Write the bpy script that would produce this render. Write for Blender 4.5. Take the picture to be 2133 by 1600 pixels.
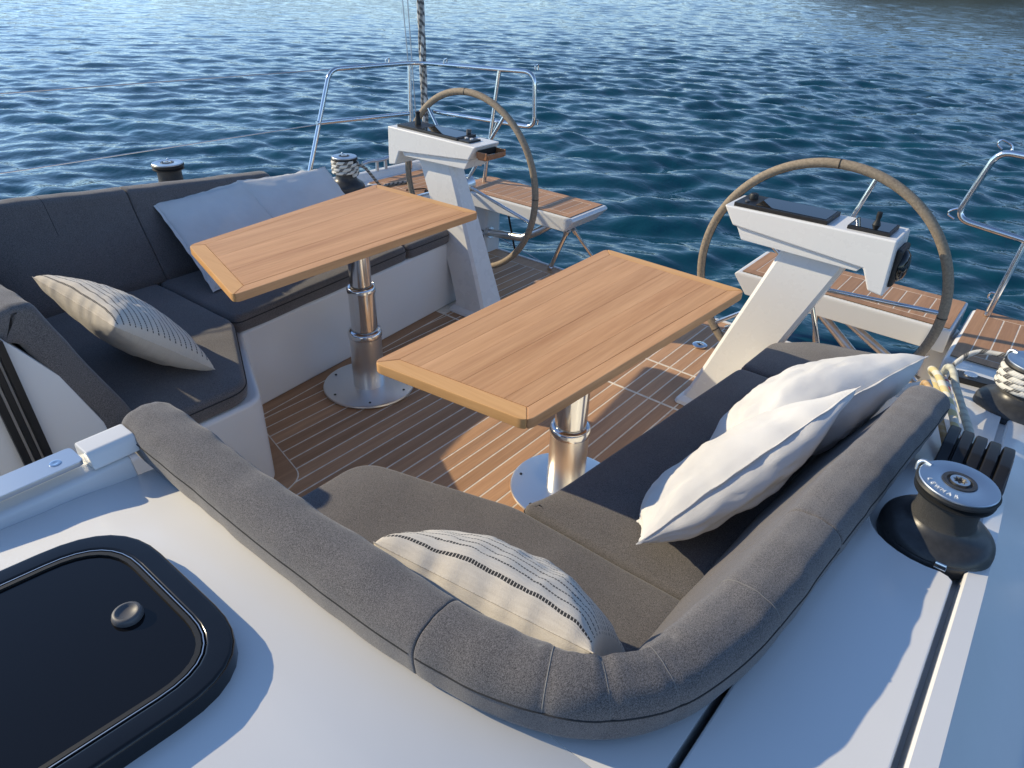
import bpy, bmesh, math, random
import numpy as np
from mathutils import Vector, noise
random.seed(7)
for o in list(bpy.data.objects):
    bpy.data.objects.remove(o)
sc = bpy.context.scene
COL = sc.collection

# ------------------------------------------------------------------ camera
# boat axes: X athwartships (to the right of the picture), Y aft, Z up, cockpit sole at Z = 0
YAW, PITCH, ROLL = 0.66440, 0.54836, 0.03718
cy, sy, cp, sp = math.cos(YAW), math.sin(YAW), math.cos(PITCH), math.sin(PITCH)
fw = Vector((-sy * cp, cy * cp, -sp)); rt = Vector((cy, sy, 0)); up = rt.cross(fw)
r2 = rt * math.cos(ROLL) + up * math.sin(ROLL); u2 = up * math.cos(ROLL) - rt * math.sin(ROLL)
cam = bpy.data.cameras.new('camera'); camo = bpy.data.objects.new('camera', cam); COL.objects.link(camo)
from mathutils import Matrix
m3 = Matrix((r2, u2, -fw)).transposed()
camo.matrix_world = Matrix.Translation((1.5413, 0, 1.5946)) @ m3.to_4x4()
cam.sensor_width = 36; cam.lens = 36 * 1443.28 / 2133; cam.clip_start = .02; cam.clip_end = 9000
sc.camera = camo

# ------------------------------------------------------------------ sky, sun, exposure
SUN = Vector((-1.8, -.75, 1.0)).normalized()
EL = math.asin(SUN.z); AZ = math.atan2(SUN.x, SUN.y)
w = bpy.data.worlds.new('World'); sc.world = w; w.use_nodes = True
nt = w.node_tree; nt.nodes.clear()
sky = nt.nodes.new('ShaderNodeTexSky'); sky.sky_type = 'NISHITA'; sky.sun_disc = False
sky.sun_elevation = EL; sky.sun_rotation = AZ % (2 * math.pi); sky.air_density = 1.0; sky.dust_density = .0; sky.ozone_density = 2.2; sky.altitude = 2500
bg = nt.nodes.new('ShaderNodeBackground'); bg.inputs[1].default_value = .15
wo = nt.nodes.new('ShaderNodeOutputWorld')
nt.links.new(sky.outputs[0], bg.inputs[0]); nt.links.new(bg.outputs[0], wo.inputs[0])
sl = bpy.data.lights.new('sun', 'SUN'); sl.energy = 3.4; sl.angle = math.radians(.55); sl.color = (1, .845, .58)
slo = bpy.data.objects.new('sun', sl); COL.objects.link(slo)
slo.rotation_euler = (-SUN).to_track_quat('-Z', 'Y').to_euler(); slo.location = SUN * 30
sc.view_settings.view_transform = 'Standard'; sc.view_settings.look = 'None'
sc.view_settings.exposure = .55; sc.view_settings.gamma = 1; sc.view_settings.use_curve_mapping = False

# ------------------------------------------------------------------ materials
class NT:
    def __init__(s, name):
        s.m = bpy.data.materials.new(name); s.m.use_nodes = True; s.t = s.m.node_tree
        s.b = s.t.nodes['Principled BSDF']
    def n(s, typ, **kw):
        x = s.t.nodes.new('ShaderNode' + typ)
        for k, v in kw.items():
            if k in x.inputs: x.inputs[k].default_value = v
            else: setattr(x, k, v)
        return x
    def l(s, a, b): s.t.links.new(a, b)
    def set(s, **kw):
        for k, v in kw.items():
            s.b.inputs[k.replace('_', ' ')].default_value = (*v, 1) if isinstance(v, tuple) and len(v) == 3 else v
        return s
    def coord(s, kind='Object', scale=(1, 1, 1)):
        t = s.n('TexCoord'); mp = s.n('Mapping'); mp.inputs['Scale'].default_value = scale
        s.l(t.outputs[kind], mp.inputs[0]); return mp.outputs[0]
    def noise(s, vec, scale, detail=3, rough=.55):
        x = s.n('TexNoise', Scale=scale, Detail=detail, Roughness=rough); s.l(vec, x.inputs['Vector']); return x.outputs['Fac']
    def ramp(s, fac, stops):
        x = s.n('ValToRGB'); e = x.color_ramp.elements
        while len(e) < len(stops): e.new(.5)
        for k, (p, c) in enumerate(stops):
            e[k].position = p; e[k].color = (*c, 1) if len(c) == 3 else c
        s.l(fac, x.inputs[0]); return x.outputs[0]
    def mix(s, fac, a, b, mode='MIX'):
        x = s.n('MixRGB', blend_type=mode)
        for i, v in ((0, fac), (1, a), (2, b)):
            if isinstance(v, (int, float)): x.inputs[i].default_value = v
            elif isinstance(v, tuple): x.inputs[i].default_value = (*v, 1)
            else: s.l(v, x.inputs[i])
        return x.outputs[0]
    def color(s, c): s.l(c, s.b.inputs['Base Color']); return s
    def bump(s, h, strength=.3, dist=.001):
        x = s.n('Bump', Strength=strength, Distance=dist); s.l(h, x.inputs['Height']); s.l(x.outputs[0], s.b.inputs['Normal']); return x

def gelcoat(name, col=(.77, .77, .76), rough=.2):
    m = NT(name); v = m.coord()
    f = m.noise(v, 2.2, 4)
    m.color(m.ramp(f, [(.3, tuple(c * .965 for c in col)), (.7, col)]))
    g = m.noise(v, 14, 4)
    rr = m.n('MapRange'); rr.inputs['To Min'].default_value = rough - .05; rr.inputs['To Max'].default_value = rough + .10
    m.l(g, rr.inputs[0]); m.l(rr.outputs[0], m.b.inputs['Roughness'])
    h = m.noise(v, 5, 2); m.bump(h, .05, .01)
    m.set(IOR=1.5); return m.m

def fabric(name, dark, light, weave=1500):
    m = NT(name); v = m.coord()
    a = m.noise(v, 640, 2, .7)
    v2 = m.coord(scale=(1, .25, 1)); b = m.noise(v2, 1100, 2, .7)
    c = m.noise(v, 9, 3)
    base = m.ramp(m.mix(.5, a, b), [(.40, dark), (.60, light)])
    base = m.mix(m.ramp(c, [(.35, (0, 0, 0)), (.75, (.12, .12, .12))]), base, tuple(x * 1.25 for x in light))
    m.color(base); m.set(Roughness=.95)
    m.b.inputs['Sheen Weight'].default_value = .25; m.b.inputs['Sheen Roughness'].default_value = .5
    m.b.inputs['Specular IOR Level'].default_value = .2
    big = m.noise(v, 26, 3)
    hh = m.mix(.5, m.mix(.6, a, b), big)
    m.bump(hh, .5, .0022); return m.m

def teak(name, dark, light, axis='Y', scale=1.0, rough=.55, spread=.14):
    m = NT(name)
    st = {'Y': (38, 1.6, 38), 'X': (1.6, 38, 38)}[axis]
    v = m.coord(scale=tuple(k * scale for k in st)); d = m.noise(v, 1.0, 6, .6)
    v3 = m.coord(scale=tuple(k * scale * 6 for k in st)); d3 = m.noise(v3, 1.0, 3, .6)
    oi = m.n('ObjectInfo')
    base = m.ramp(m.mix(.35, d, d3), [(.28, dark), (.5, tuple((a + b) / 2 for a, b in zip(dark, light))), (.72, light)])
    hs = m.n('HueSaturation'); mr = m.n('MapRange'); mr.inputs['To Min'].default_value = 1 - spread; mr.inputs['To Max'].default_value = 1 + spread
    m.l(oi.outputs['Random'], mr.inputs[0]); m.l(mr.outputs[0], hs.inputs['Value']); m.l(base, hs.inputs['Color'])
    m.b.inputs['Specular IOR Level'].default_value = .3
    m.color(hs.outputs[0]); m.set(Roughness=rough); m.bump(d3, .25, .0006); return m.m

def steel(name, col=(.72, .73, .74), rough=.13, brushed=False):
    m = NT(name); m.set(Base_Color=col, Metallic=1.0, Roughness=rough)
    if brushed:
        v = m.coord(scale=(1, 1, 60)); f = m.noise(v, 30, 3)
        rr = m.n('MapRange'); rr.inputs['To Min'].default_value = rough - .06; rr.inputs['To Max'].default_value = rough + .12
        m.l(f, rr.inputs[0]); m.l(rr.outputs[0], m.b.inputs['Roughness'])
    return m.m

def plain(name, col, rough=.5, nscale=40, var=.15, bump=0.0, metallic=0.0):
    m = NT(name); v = m.coord(); f = m.noise(v, nscale, 4)
    m.color(m.ramp(f, [(.3, tuple(c * (1 - var) for c in col)), (.7, tuple(min(1, c * (1 + var)) for c in col))]))
    m.set(Roughness=rough, Metallic=metallic)
    if bump: m.bump(m.noise(v, nscale * 6, 2), bump, .001)
    return m.m

def rope_mat(name, base, fleck, nf=28.0, thresh=.62, nr=3):
    m = NT(name); uv = m.coord('UV')
    # plaited strands: two crossing diagonal waves along the rope
    w1 = m.n('TexWave', wave_type='BANDS', bands_direction='DIAGONAL'); w1.inputs['Scale'].default_value = 1.0
    mp = m.n('Mapping'); mp.inputs['Scale'].default_value = (nr, 90, 1); m.l(uv, mp.inputs[0]); m.l(mp.outputs[0], w1.inputs[0])
    mp2 = m.n('Mapping'); mp2.inputs['Scale'].default_value = (-nr, 90, 1); m.l(uv, mp2.inputs[0])
    w2 = m.n('TexWave', wave_type='BANDS', bands_direction='DIAGONAL'); m.l(mp2.outputs[0], w2.inputs[0])
    h = m.mix(.5, w1.outputs['Fac'], w2.outputs['Fac'])
    mp3 = m.n('Mapping'); mp3.inputs['Scale'].default_value = (1.0, nf, 1); m.l(uv, mp3.inputs[0])
    w3 = m.n('TexWave', wave_type='BANDS', bands_direction='DIAGONAL'); w3.inputs['Scale'].default_value = .5; m.l(mp3.outputs[0], w3.inputs[0])
    fl = m.ramp(w3.outputs['Fac'], [(thresh, (0, 0, 0)), (thresh + .06, (1, 1, 1))])
    m.color(m.mix(m.mix(1, fl, m.ramp(h, [(.3, (.6, .6, .6)), (.6, (1, 1, 1))]), 'MULTIPLY'), base, fleck))
    m.set(Roughness=.85); m.bump(h, .6, .0015); return m.m

M = {}
M['gel'] = gelcoat('gelcoat_white')
M['gel2'] = gelcoat('gelcoat_warm', (.77, .765, .75), .25)
M['fab'] = fabric('charcoal_cloth', (.050, .0480, .0495), (.200, .186, .184))
M['seam'] = plain('seam_thread', (.20, .195, .19), .8)
M['seamdark'] = plain('dark_seam_thread', (.025, .025, .027), .9)  # dark thread of the cushion seams and wheel stitching
M['sole'] = teak('sole_teak', (.35, .19, .098), (.58, .345, .195), 'Y', .8)
M['caulk'] = plain('pale_caulk', (.80, .72, .60), .7)
M['caulkline'] = plain('cream_caulk', (.80, .72, .60), .6)
M['table'] = teak('table_teak', (.47, .225, .092), (.76, .435, .215), 'Y', .55, .5, .04)
M['tablecap'] = teak('table_end_teak', (.61, .315, .115), (.79, .455, .190), 'X', .5, .5, .03)
M['deckteak'] = teak('deck_teak', (.30, .155, .078), (.50, .285, .155), 'Y', .8)
M['steel'] = steel('polished_steel')
M['satin'] = steel('satin_steel', (.78, .77, .75), .30)
M['plate'] = steel('brushed_plate', (.80, .80, .79), .33)
M['alu'] = steel('anodised_aluminium', (.52, .58, .64), .38)
M['black'] = plain('black_plastic', (.010, .010, .011), .45, 60)
M['winchblack'] = plain('black_anodised', (.035, .036, .038), .36, 80, .2, .1)
M['grit'] = plain('gritty_drum', (.045, .045, .045), .5, 900, .7, .9)
M['rubber'] = plain('black_rubber', (.010, .011, .012), .55, 30)
M['leather'] = plain('wheel_leather', (.27, .215, .155), .75, 120, .25, .4)
M['grey'] = plain('grey_mould', (.09, .09, .095), .5)
mm = NT('screen_glass'); mm.set(Base_Color=(.006, .007, .008), Roughness=.04); M['screen'] = mm.m
mm = NT('hatch_glass'); mm.set(Base_Color=(.006, .006, .007), Roughness=.03); mm.b.inputs['Specular IOR Level'].default_value = .35; M['glass'] = mm.m
M['hatchframe'] = plain('hatch_black_frame', (.007, .008, .010), .14, 20)
M['ropew'] = rope_mat('rope_white_black', (.72, .71, .66), (.03, .03, .035), 22, .72)
M['ropeg'] = rope_mat('rope_grey', (.42, .40, .36), (.06, .06, .06), 40, .55)
M['ropey'] = rope_mat('rope_yellow', (.72, .60, .30), (.75, .74, .68), 18, .5)
M['ropec'] = rope_mat('rope_cream', (.60, .60, .50), (.45, .45, .38), 30, .6)
M['roper'] = rope_mat('rope_white_red', (.72, .68, .64), (.55, .05, .06), 30, .6)
M['ropeo'] = rope_mat('rope_orange', (.55, .36, .17), (.62, .45, .28), 30, .6)
M['ropeb'] = plain('black_cord', (.015, .015, .016), .8)
M['wire'] = steel('wire', (.50, .50, .52), .35)
M['cream'] = plain('cream_piping', (.62, .57, .50), .9, 300, .2, .3)
M['white'] = plain('white_paint', (.78, .78, .77), .35)
M['letter'] = plain('white_letters', (.85, .86, .88), .4)
M['bronze'] = plain('brown_lacquer', (.33, .15, .07), .25)
M['wood_slot'] = plain('black_slot', (.008, .008, .009), .5)

# white linen and striped linen
mm = NT('white_linen'); v = mm.coord(); f = mm.noise(v, 7, 4)
mm.color(mm.ramp(f, [(.3, (.68, .668, .645)), (.7, (.76, .748, .725))])); mm.set(Roughness=.9)
mm.b.inputs['Sheen Weight'].default_value = .15
mm.bump(mm.mix(.35, mm.noise(v, 11, 4, .6), mm.noise(v, 700, 2)), .55, .008); M['linen'] = mm.m

def striped(name, nst, lo, hi, stitch=70):
    m = NT(name); uv = m.coord('UV'); sx = m.n('SeparateXYZ'); m.l(uv, sx.inputs[0])
    def mth(op, a, b=None, c=None):
        x = m.n('Math', operation=op)
        for i, q in enumerate((a, b, c)):
            if q is None: continue
            if isinstance(q, (int, float)): x.inputs[i].default_value = q
            else: m.l(q, x.inputs[i])
        return x.outputs[0]
    # slight wobble of the stitched lines
    wob = m.noise(uv, 6, 2); vv = mth('ADD', sx.outputs[1], mth('MULTIPLY', mth('SUBTRACT', wob, .5), .018))
    fr = mth('FRACT', mth('MULTIPLY', vv, nst)); line = mth('LESS_THAN', mth('ABSOLUTE', mth('SUBTRACT', fr, .5)), .10)
    dash = mth('GREATER_THAN', mth('FRACT', mth('MULTIPLY', sx.outputs[0], stitch)), .22)
    rng = mth('MULTIPLY', mth('GREATER_THAN', sx.outputs[0], lo), mth('LESS_THAN', sx.outputs[0], hi))
    k = mth('MULTIPLY', mth('MULTIPLY', line, dash), rng)
    vo = m.coord(); fine = m.noise(vo, 600, 2, .7); broad = m.noise(vo, 10, 3)
    vw = m.coord('UV', (9, 260, 1)); slub = m.noise(vw, 1.0, 3)
    base = m.ramp(m.mix(.5, fine, slub), [(.3, (.54, .49, .42)), (.7, (.72, .67, .59))])
    m.color(m.mix(k, base, (.018, .018, .020))); m.set(Roughness=.95); m.b.inputs['Sheen Weight'].default_value = .2
    m.bump(m.mix(.4, m.mix(.5, slub, fine), broad), .55, .005); return m.m
M['stripeR'] = striped('striped_linen', 20, .02, .98)
M['stripeL'] = striped('striped_linen_b', 18, .01, .985)

# ------------------------------------------------------------------ mesh helpers
class B:
    def __init__(s): s.v = []; s.f = []; s.uv = {}
    def add(s, vs, fs, uvs=None):
        o = len(s.v); s.v += [tuple(map(float, p)) for p in vs]
        for k, f in enumerate(fs):
            if uvs: s.uv[len(s.f)] = uvs[k]
            s.f.append(tuple(i + o for i in f))
        return s
    def box(s, x0, x1, y0, y1, z0, z1):
        return s.add([(x0, y0, z0), (x1, y0, z0), (x1, y1, z0), (x0, y1, z0), (x0, y0, z1), (x1, y0, z1), (x1, y1, z1), (x0, y1, z1)],
                     [(0, 3, 2, 1), (4, 5, 6, 7), (0, 1, 5, 4), (1, 2, 6, 5), (2, 3, 7, 6), (3, 0, 4, 7)])
    def prism(s, poly, z0, z1):
        """polygon in XY extruded in Z; z0/z1 numbers or functions of (x, y)"""
        n = len(poly); a = sum(poly[i][0] * poly[(i + 1) % n][1] - poly[(i + 1) % n][0] * poly[i][1] for i in range(n))
        if a < 0: poly = poly[::-1]
        f0 = z0 if callable(z0) else (lambda x, y: z0); f1 = z1 if callable(z1) else (lambda x, y: z1)
        vs = [(x, y, f0(x, y)) for x, y in poly] + [(x, y, f1(x, y)) for x, y in poly]
        return s.add(vs, [tuple(range(n))[::-1], tuple(range(n, 2 * n))] + [(i, (i + 1) % n, n + (i + 1) % n, n + i) for i in range(n)])
    def extrude(s, poly, axis, a0, a1):
        """polygon in the plane across axis ('X': (y,z); 'Y': (x,z)) extruded from a0 to a1"""
        n = len(poly)
        def P(p, a): return (a, p[0], p[1]) if axis == 'X' else (p[0], a, p[1])
        vs = [P(p, a0) for p in poly] + [P(p, a1) for p in poly]
        return s.add(vs, [tuple(range(n)), tuple(range(n, 2 * n))[::-1]] + [(i, n + i, n + (i + 1) % n, (i + 1) % n) for i in range(n)])
    def loft(s, rings, closed=True, cap=True):
        n = len(rings[0]); vs = [p for r in rings for p in r]; fs = []
        for i in range(len(rings) - 1):
            for j in range(n if closed else n - 1):
                k = (j + 1) % n; fs.append((i * n + j, i * n + k, (i + 1) * n + k, (i + 1) * n + j))
        if cap and closed: fs += [tuple(range(n))[::-1], tuple(range((len(rings) - 1) * n, len(rings) * n))]
        return s.add(vs, fs)
    def tube(s, pts, r, seg=10, closed=False, cap=True, radii=None):
        P = [Vector(p) for p in pts]; n = len(P); rings = []; L = 0; ls = []
        t0 = (P[1] - P[0]).normalized(); ref = Vector((0, 0, 1)) if abs(t0.z) < .9 else Vector((1, 0, 0))
        a = t0.cross(ref).normalized(); prev = t0
        for i in range(n):
            if closed: t = (P[(i + 1) % n] - P[i - 1]).normalized()
            else: t = (P[min(i + 1, n - 1)] - P[max(i - 1, 0)]).normalized()
            a = (a - t * a.dot(t)).normalized(); b = t.cross(a); rr = radii[i] if radii else r
            rings.append([P[i] + (a * math.cos(2 * math.pi * k / seg) + b * math.sin(2 * math.pi * k / seg)) * rr for k in range(seg)])
            if i: L += (P[i] - P[i - 1]).length
            ls.append(L)
        vs = [p for q in rings for p in q]; fs = []; uvs = []
        m = n if closed else n - 1
        for i in range(m):
            i2 = (i + 1) % n; l0 = ls[i]; l1 = ls[i2] if i2 else L + (P[0] - P[-1]).length
            for k in range(seg):
                k2 = (k + 1) % seg
                fs.append((i * seg + k, i * seg + k2, i2 * seg + k2, i2 * seg + k))
                uvs.append(((k / seg, l0), ((k + 1) / seg, l0), ((k + 1) / seg, l1), (k / seg, l1)))
        if cap and not closed:
            fs += [tuple(range(seg))[::-1], tuple(range((n - 1) * seg, n * seg))]; uvs += [tuple((0, 0) for _ in range(seg))] * 2
        return s.add(vs, fs, uvs)
    def lathe(s, prof, c=(0, 0, 0), seg=32, cap=True):
        rings = [[(c[0] + r * math.cos(2 * math.pi * k / seg), c[1] + r * math.sin(2 * math.pi * k / seg), c[2] + z) for k in range(seg)] for r, z in prof]
        return s.loft(rings, True, cap)
    def build(s, name, mat, parent=None, bevel=0, seg=2, smooth=True, angle=40, sub=0, bang=30):
        me = bpy.data.meshes.new(name); off = Vector(parent_off(parent))
        bm = bmesh.new(); vs = [bm.verts.new(Vector(p) - off) for p in s.v]; lay = bm.loops.layers.uv.new('UVMap') if s.uv else None
        for k, f in enumerate(s.f):
            try: fc = bm.faces.new([vs[i] for i in f])
            except ValueError: continue
            if lay and k in s.uv:
                for lp, q in zip(fc.loops, s.uv[k]): lp[lay].uv = q
        bmesh.ops.recalc_face_normals(bm, faces=bm.faces)
        if bevel:
            ed = [e for e in bm.edges if len(e.link_faces) == 2 and e.calc_face_angle(0) > math.radians(bang)]
            bmesh.ops.bevel(bm, geom=ed, offset=bevel, offset_type='OFFSET', segments=seg, profile=.5, affect='EDGES', clamp_overlap=True)
        bm.to_mesh(me); bm.free()
        if smooth:
            me.polygons.foreach_set('use_smooth', [True] * len(me.polygons)); me.set_sharp_from_angle(angle=math.radians(angle))
        o = bpy.data.objects.new(name, me); COL.objects.link(o); me.materials.append(M[mat] if isinstance(mat, str) else mat)
        if parent: o.parent = parent
        if bevel and smooth:
            wn = o.modifiers.new('weighted_normals', 'WEIGHTED_NORMAL'); wn.keep_sharp = True; wn.weight = 100
        return o
OFF = {}
def parent_off(p):
    o = Vector((0, 0, 0))
    while p: o += OFF.get(p.name, Vector((0, 0, 0))); p = p.parent
    return o
def tag(o, label=None, cat=None, group=None, kind=None):
    if label: o['label'] = label
    if cat: o['category'] = cat
    if group: o['group'] = group
    if kind: o['kind'] = kind
    return o
def thing(name, label, cat, loc, group=None):
    o = bpy.data.objects.new(name, None); COL.objects.link(o); o.location = loc; o.empty_display_size = .1
    OFF[o.name] = Vector(loc); return tag(o, label, cat, group)
def struct(o): o['kind'] = 'structure'; return o

def spline(pts, n=8, closed=False):
    P = [Vector(p) for p in pts]; out = []; N = len(P)
    for i in range(N if closed else N - 1):
        g = lambda k: P[k % N] if closed else P[max(0, min(N - 1, k))]
        p0, p1, p2, p3 = g(i - 1), g(i), g(i + 1), g(i + 2)
        for k in range(n):
            t = k / n
            out.append(.5 * ((2 * p1) + (p2 - p0) * t + (2 * p0 - 5 * p1 + 4 * p2 - p3) * t * t + (3 * p1 - p0 - 3 * p2 + p3) * t ** 3))
    if not closed: out.append(P[-1])
    return out
def fillet(pts, r, n=5, closed=False):
    """round the corners of a polyline (2D or 3D)"""
    P = [Vector(p) for p in pts]; N = len(P); out = []
    for i in range(N):
        if not closed and i in (0, N - 1): out.append(P[i]); continue
        rr = r[i] if isinstance(r, (list, tuple)) else r
        a, b, c = P[i - 1], P[i], P[(i + 1) % N]
        u = (a - b); v_ = (c - b); d = min(rr, u.length * .49, v_.length * .49)
        if rr <= 0: out.append(b); continue
        p, q = b + u.normalized() * d, b + v_.normalized() * d
        for k in range(n + 1):
            t = k / n; out.append(p * (1 - t) ** 2 + b * 2 * t * (1 - t) + q * t * t)
    return out
def xy(ps): return [(p[0], p[1]) for p in ps]
def clip(poly, px, py, nx, ny):
    out = []; n = len(poly)
    for i in range(n):
        a, b = poly[i], poly[(i + 1) % n]
        da = (a[0] - px) * nx + (a[1] - py) * ny; db = (b[0] - px) * nx + (b[1] - py) * ny
        if da >= 0: out.append(a)
        if (da >= 0) != (db >= 0):
            t = da / (da - db); out.append((a[0] + (b[0] - a[0]) * t, a[1] + (b[1] - a[1]) * t))
    return out
def lerp_tab(tab, x):
    if x <= tab[0][0]: return tab[0][1]
    for (a, p), (b, q) in zip(tab, tab[1:]):
        if x <= b: return p + (q - p) * (x - a) / (b - a)
    return tab[-1][1]

# ================================================================== SEA
WATER = -.42
rng = np.random.default_rng(5)
th_view = math.pi / 2 + YAW
t_d = np.linspace(th_view - 1.0, th_view + 1.0, 760)
t_r = np.linspace(th_view + 1.0, th_view - 1.0 + 2 * math.pi, 110)[1:-1]
th = np.concatenate([t_d, t_r])
rad = np.concatenate([[.05, .6], np.geomspace(1.3, 110, 860), np.geomspace(112, 6000, 60)])
TT, RR = np.meshgrid(th, rad)
X = 1.0 + RR * np.cos(TT); Y = .4 + RR * np.sin(TT); Z = np.zeros_like(X)
cell = np.gradient(rad)[:, None] * np.ones_like(X)
wind = math.radians(298)
for k in range(110):
    lam = .17 * 8.5 ** rng.random()
    d = wind + rng.normal() * .55; kk = 2 * math.pi / lam
    slope = .0250 * (.45 if lam < .28 else 1.0 if lam < .9 else .7)
    amp = slope * lam / (2 * math.pi)
    fade = np.clip((lam / cell - 2.0) / 2.0, 0, 1)
    ph = kk * (X * math.cos(d) + Y * math.sin(d)) + rng.random() * 6.283
    Z += amp * fade * (np.sin(ph) + .2 * np.cos(2 * ph))
gust = .75 + .5 * np.sin(X * .11 + 1.3) * np.sin(Y * .09 + .4 + X * .03)
Z *= gust
ni, nj = X.shape
idx = np.arange(ni * nj).reshape(ni, nj)
a = idx[:-1, :]; b_ = np.roll(idx, -1, 1)[:-1, :]; c_ = np.roll(idx, -1, 1)[1:, :]; d_ = idx[1:, :]
quads = np.stack([a, b_, c_, d_], -1).reshape(-1, 4)
me = bpy.data.meshes.new('sea')
me.vertices.add(ni * nj); me.vertices.foreach_set('co', np.stack([X, Y, Z + WATER], -1).astype(np.float32).ravel())
me.loops.add(quads.size); me.loops.foreach_set('vertex_index', quads.ravel().astype(np.int32))
me.polygons.add(len(quads)); me.polygons.foreach_set('loop_start', (np.arange(len(quads)) * 4).astype(np.int32))
me.polygons.foreach_set('use_smooth', np.ones(len(quads), dtype=bool)); me.update(); me.validate()
sea = bpy.data.objects.new('sea', me); COL.objects.link(sea); struct(sea)
mw = NT('sea_water'); vw = mw.coord()
mw.set(Base_Color=(.004, .040, .066), Roughness=.03, IOR=1.333)
mw.b.inputs['Specular IOR Level'].default_value = .5
vr = mw.coord(scale=(1.1, 1.5, 1)); vr2 = mw.coord(scale=(1.3, 1.4, 1))
n1 = mw.noise(vr, 2.2, 4, .55); n2 = mw.noise(vr2, 7.0, 3, .5)
hb = mw.mix(.15, n1, n2); mw.bump(hb, .36, .07)
tone = mw.noise(vw, .35, 3)
mw.color(mw.ramp(tone, [(.3, (.002, .038, .064)), (.7, (.004, .058, .092))]))
me.materials.append(mw.m)

# wooded shore beyond the frame: it is what darkens the reflections in the water
def shore(a0, a1, d0, dd, height, ramp0, ramp1, seed):
    NX, NY = 90, 14; hv = []; h_ = B()
    for j in range(NY):
        for i in range(NX):
            az = math.radians(a0 + (a1 - a0) * i / (NX - 1)); dist = d0 + dd * j
            e = min(1, i / ramp0) * min(1, (NX - 1 - i) / ramp1)
            hz = (j / (NY - 1)) ** .75 * height * e * (.72 + .5 * noise.noise((i * .16, j * .12, seed))) + 3.0 * noise.noise((i * .9, j * .9, seed + 5)) * (j > 0)
            hv.append((dist * math.cos(az), dist * math.sin(az), WATER - .5 + max(0, hz) if j else WATER - 1.5))
    h_.add(hv, [(j * NX + i, j * NX + i + 1, (j + 1) * NX + i + 1, (j + 1) * NX + i) for j in range(NY - 1) for i in range(NX - 1)])
    return h_
hill = shore(2, 128, 150, 18, 58, 9, 26, 3); dimming_hill = shore(104, 215, 700, 60, 74, 14, 12, 11)  # second, far ridge is added unseen to dim the bright horizon mirrored in the sea
mh = NT('wooded_slope'); vh = mh.coord(); fh = mh.noise(vh, .14, 6, .7)
mh.color(mh.ramp(fh, [(.35, (.008, .013, .006)), (.6, (.026, .032, .013)), (.78, (.075, .065, .042))])); mh.set(Roughness=.95); M['hill'] = mh.m
struct(hill.build('hillside', 'hill')); struct(dimming_hill.build('horizon_dimming_hill', 'hill'))

# ================================================================== HULL AND DECK
def zroof(x, y):
    return .748 - .095 * (y - .45) if y > .258 else .7662 + .085 * (.258 - y)
ZC = [(-2, .86), (.258, .7662), (.45, .748), (1.25, .672), (1.42, .645), (1.85, .562), (2.4, .462), (2.75, .405), (3.4, .40)]
ZR = [(-2, .80), (.4, .70), (1.1, .658), (1.42, .640), (1.85, .562), (2.4, .462), (2.75, .405), (3.4, .40)]   # lower (winch) level
def zc(y): return lerp_tab(ZC, y)
def zr(y): return lerp_tab(ZR, y)
YS = [-2.0, -1, -.4, 0, .258, .45, .7, .95, 1.2, 1.42, 1.65, 1.9, 2.15, 2.4, 2.6, 2.75]
for s in (-1, 1):
    # coaming top (winch level), groove, outer strip, outer slope, side deck, bulwark, hull side
    b = B(); rings = []
    for y in YS:
        z = zr(y); zt = zc(y); zs = lerp_tab([(-2, .56), (1, .49), (2.75, .395)], y); zs = min(zs, zt - .008)
        q = min(1, max(0, (2.6 - y) / .5)); xo = 1.668 + .10 * q + .02
        prof = [(1.30, z - .16), (1.405, z - .09), (1.43, z), (1.618, z), (1.620, z - .02), (1.6355, z - .02), (1.637, zt - .004), (1.641, zt), (1.672, zt - .002),
                (xo + .02, zs + .03), (xo + .045, zs), (1.90, zs - .004)]
        rings.append([(s * x, y, zz) for x, zz in prof])
    b.loft(rings, False, False); struct(b.build('coaming', 'gel', angle=34))
    b = B(); rings = []
    for y in (-2, -1, 0, 1, 2, 2.75, 3.36):
        zs = lerp_tab([(-2, .556), (1, .486), (2.75, .391), (3.36, .391)], y); bw = 1.90 if y < 3 else 1.88
        rings.append([(s * x, y, zz) for x, zz in ((bw - .045, zs - .03), (bw - .035, zs + .035), (bw - .02, zs + .05), (bw + .02, zs + .05), (bw + .035, zs + .03), (bw + .05, zs - .2), (bw + .02, WATER - .3), (1.2, WATER - .5))])
    b.loft(rings, False, False); struct(b.build('hull', 'gel2', angle=50))
    # quarter deck aft of the coaming: slab with rounded edges
    b = B(); b.box(s * 1.395, s * 1.868, 2.752, 3.33, .02, .402)
    struct(b.build('quarter_deck', 'gel', bevel=.02, seg=3))
    # inner quarter pillar beside the open transom
    b = B(); b.box(s * 1.20, s * 1.392, 3.18, 3.325, -.10, .305) if s < 0 else b.box(1.30, 1.392, 3.18, 3.325, -.10, .305)
    struct(b.build('transom_pillar', 'gel', bevel=.025, seg=3))
    # front coaming panel with a concave end round the winch, proud of the winch level
    WY = 1.315 if s > 0 else 1.47
    arc = []
    for k in range(13):
        t = math.radians(188 + (332 - 188) * k / 12); arc.append((1.572 + .118 * math.cos(t), WY + .118 * math.sin(t)))
    arc = [p for p in arc if 1.43 < p[0] < 1.613]
    poly = [(1.414, -1.6), (1.6235, -1.6), (1.6235, arc[-1][1] - .014), (1.615, arc[-1][1] - .004)] + arc[::-1] + [(1.414, arc[0][1] + .03)]
    b = B(); b.prism([(s * x, y) for x, y in poly], lambda x, y: zroof(0, y) - .055, lambda x, y: zroof(0, y) + .001)
    struct(b.build('coaming_panel', 'gel', bevel=.004, seg=2, bang=60))

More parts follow.
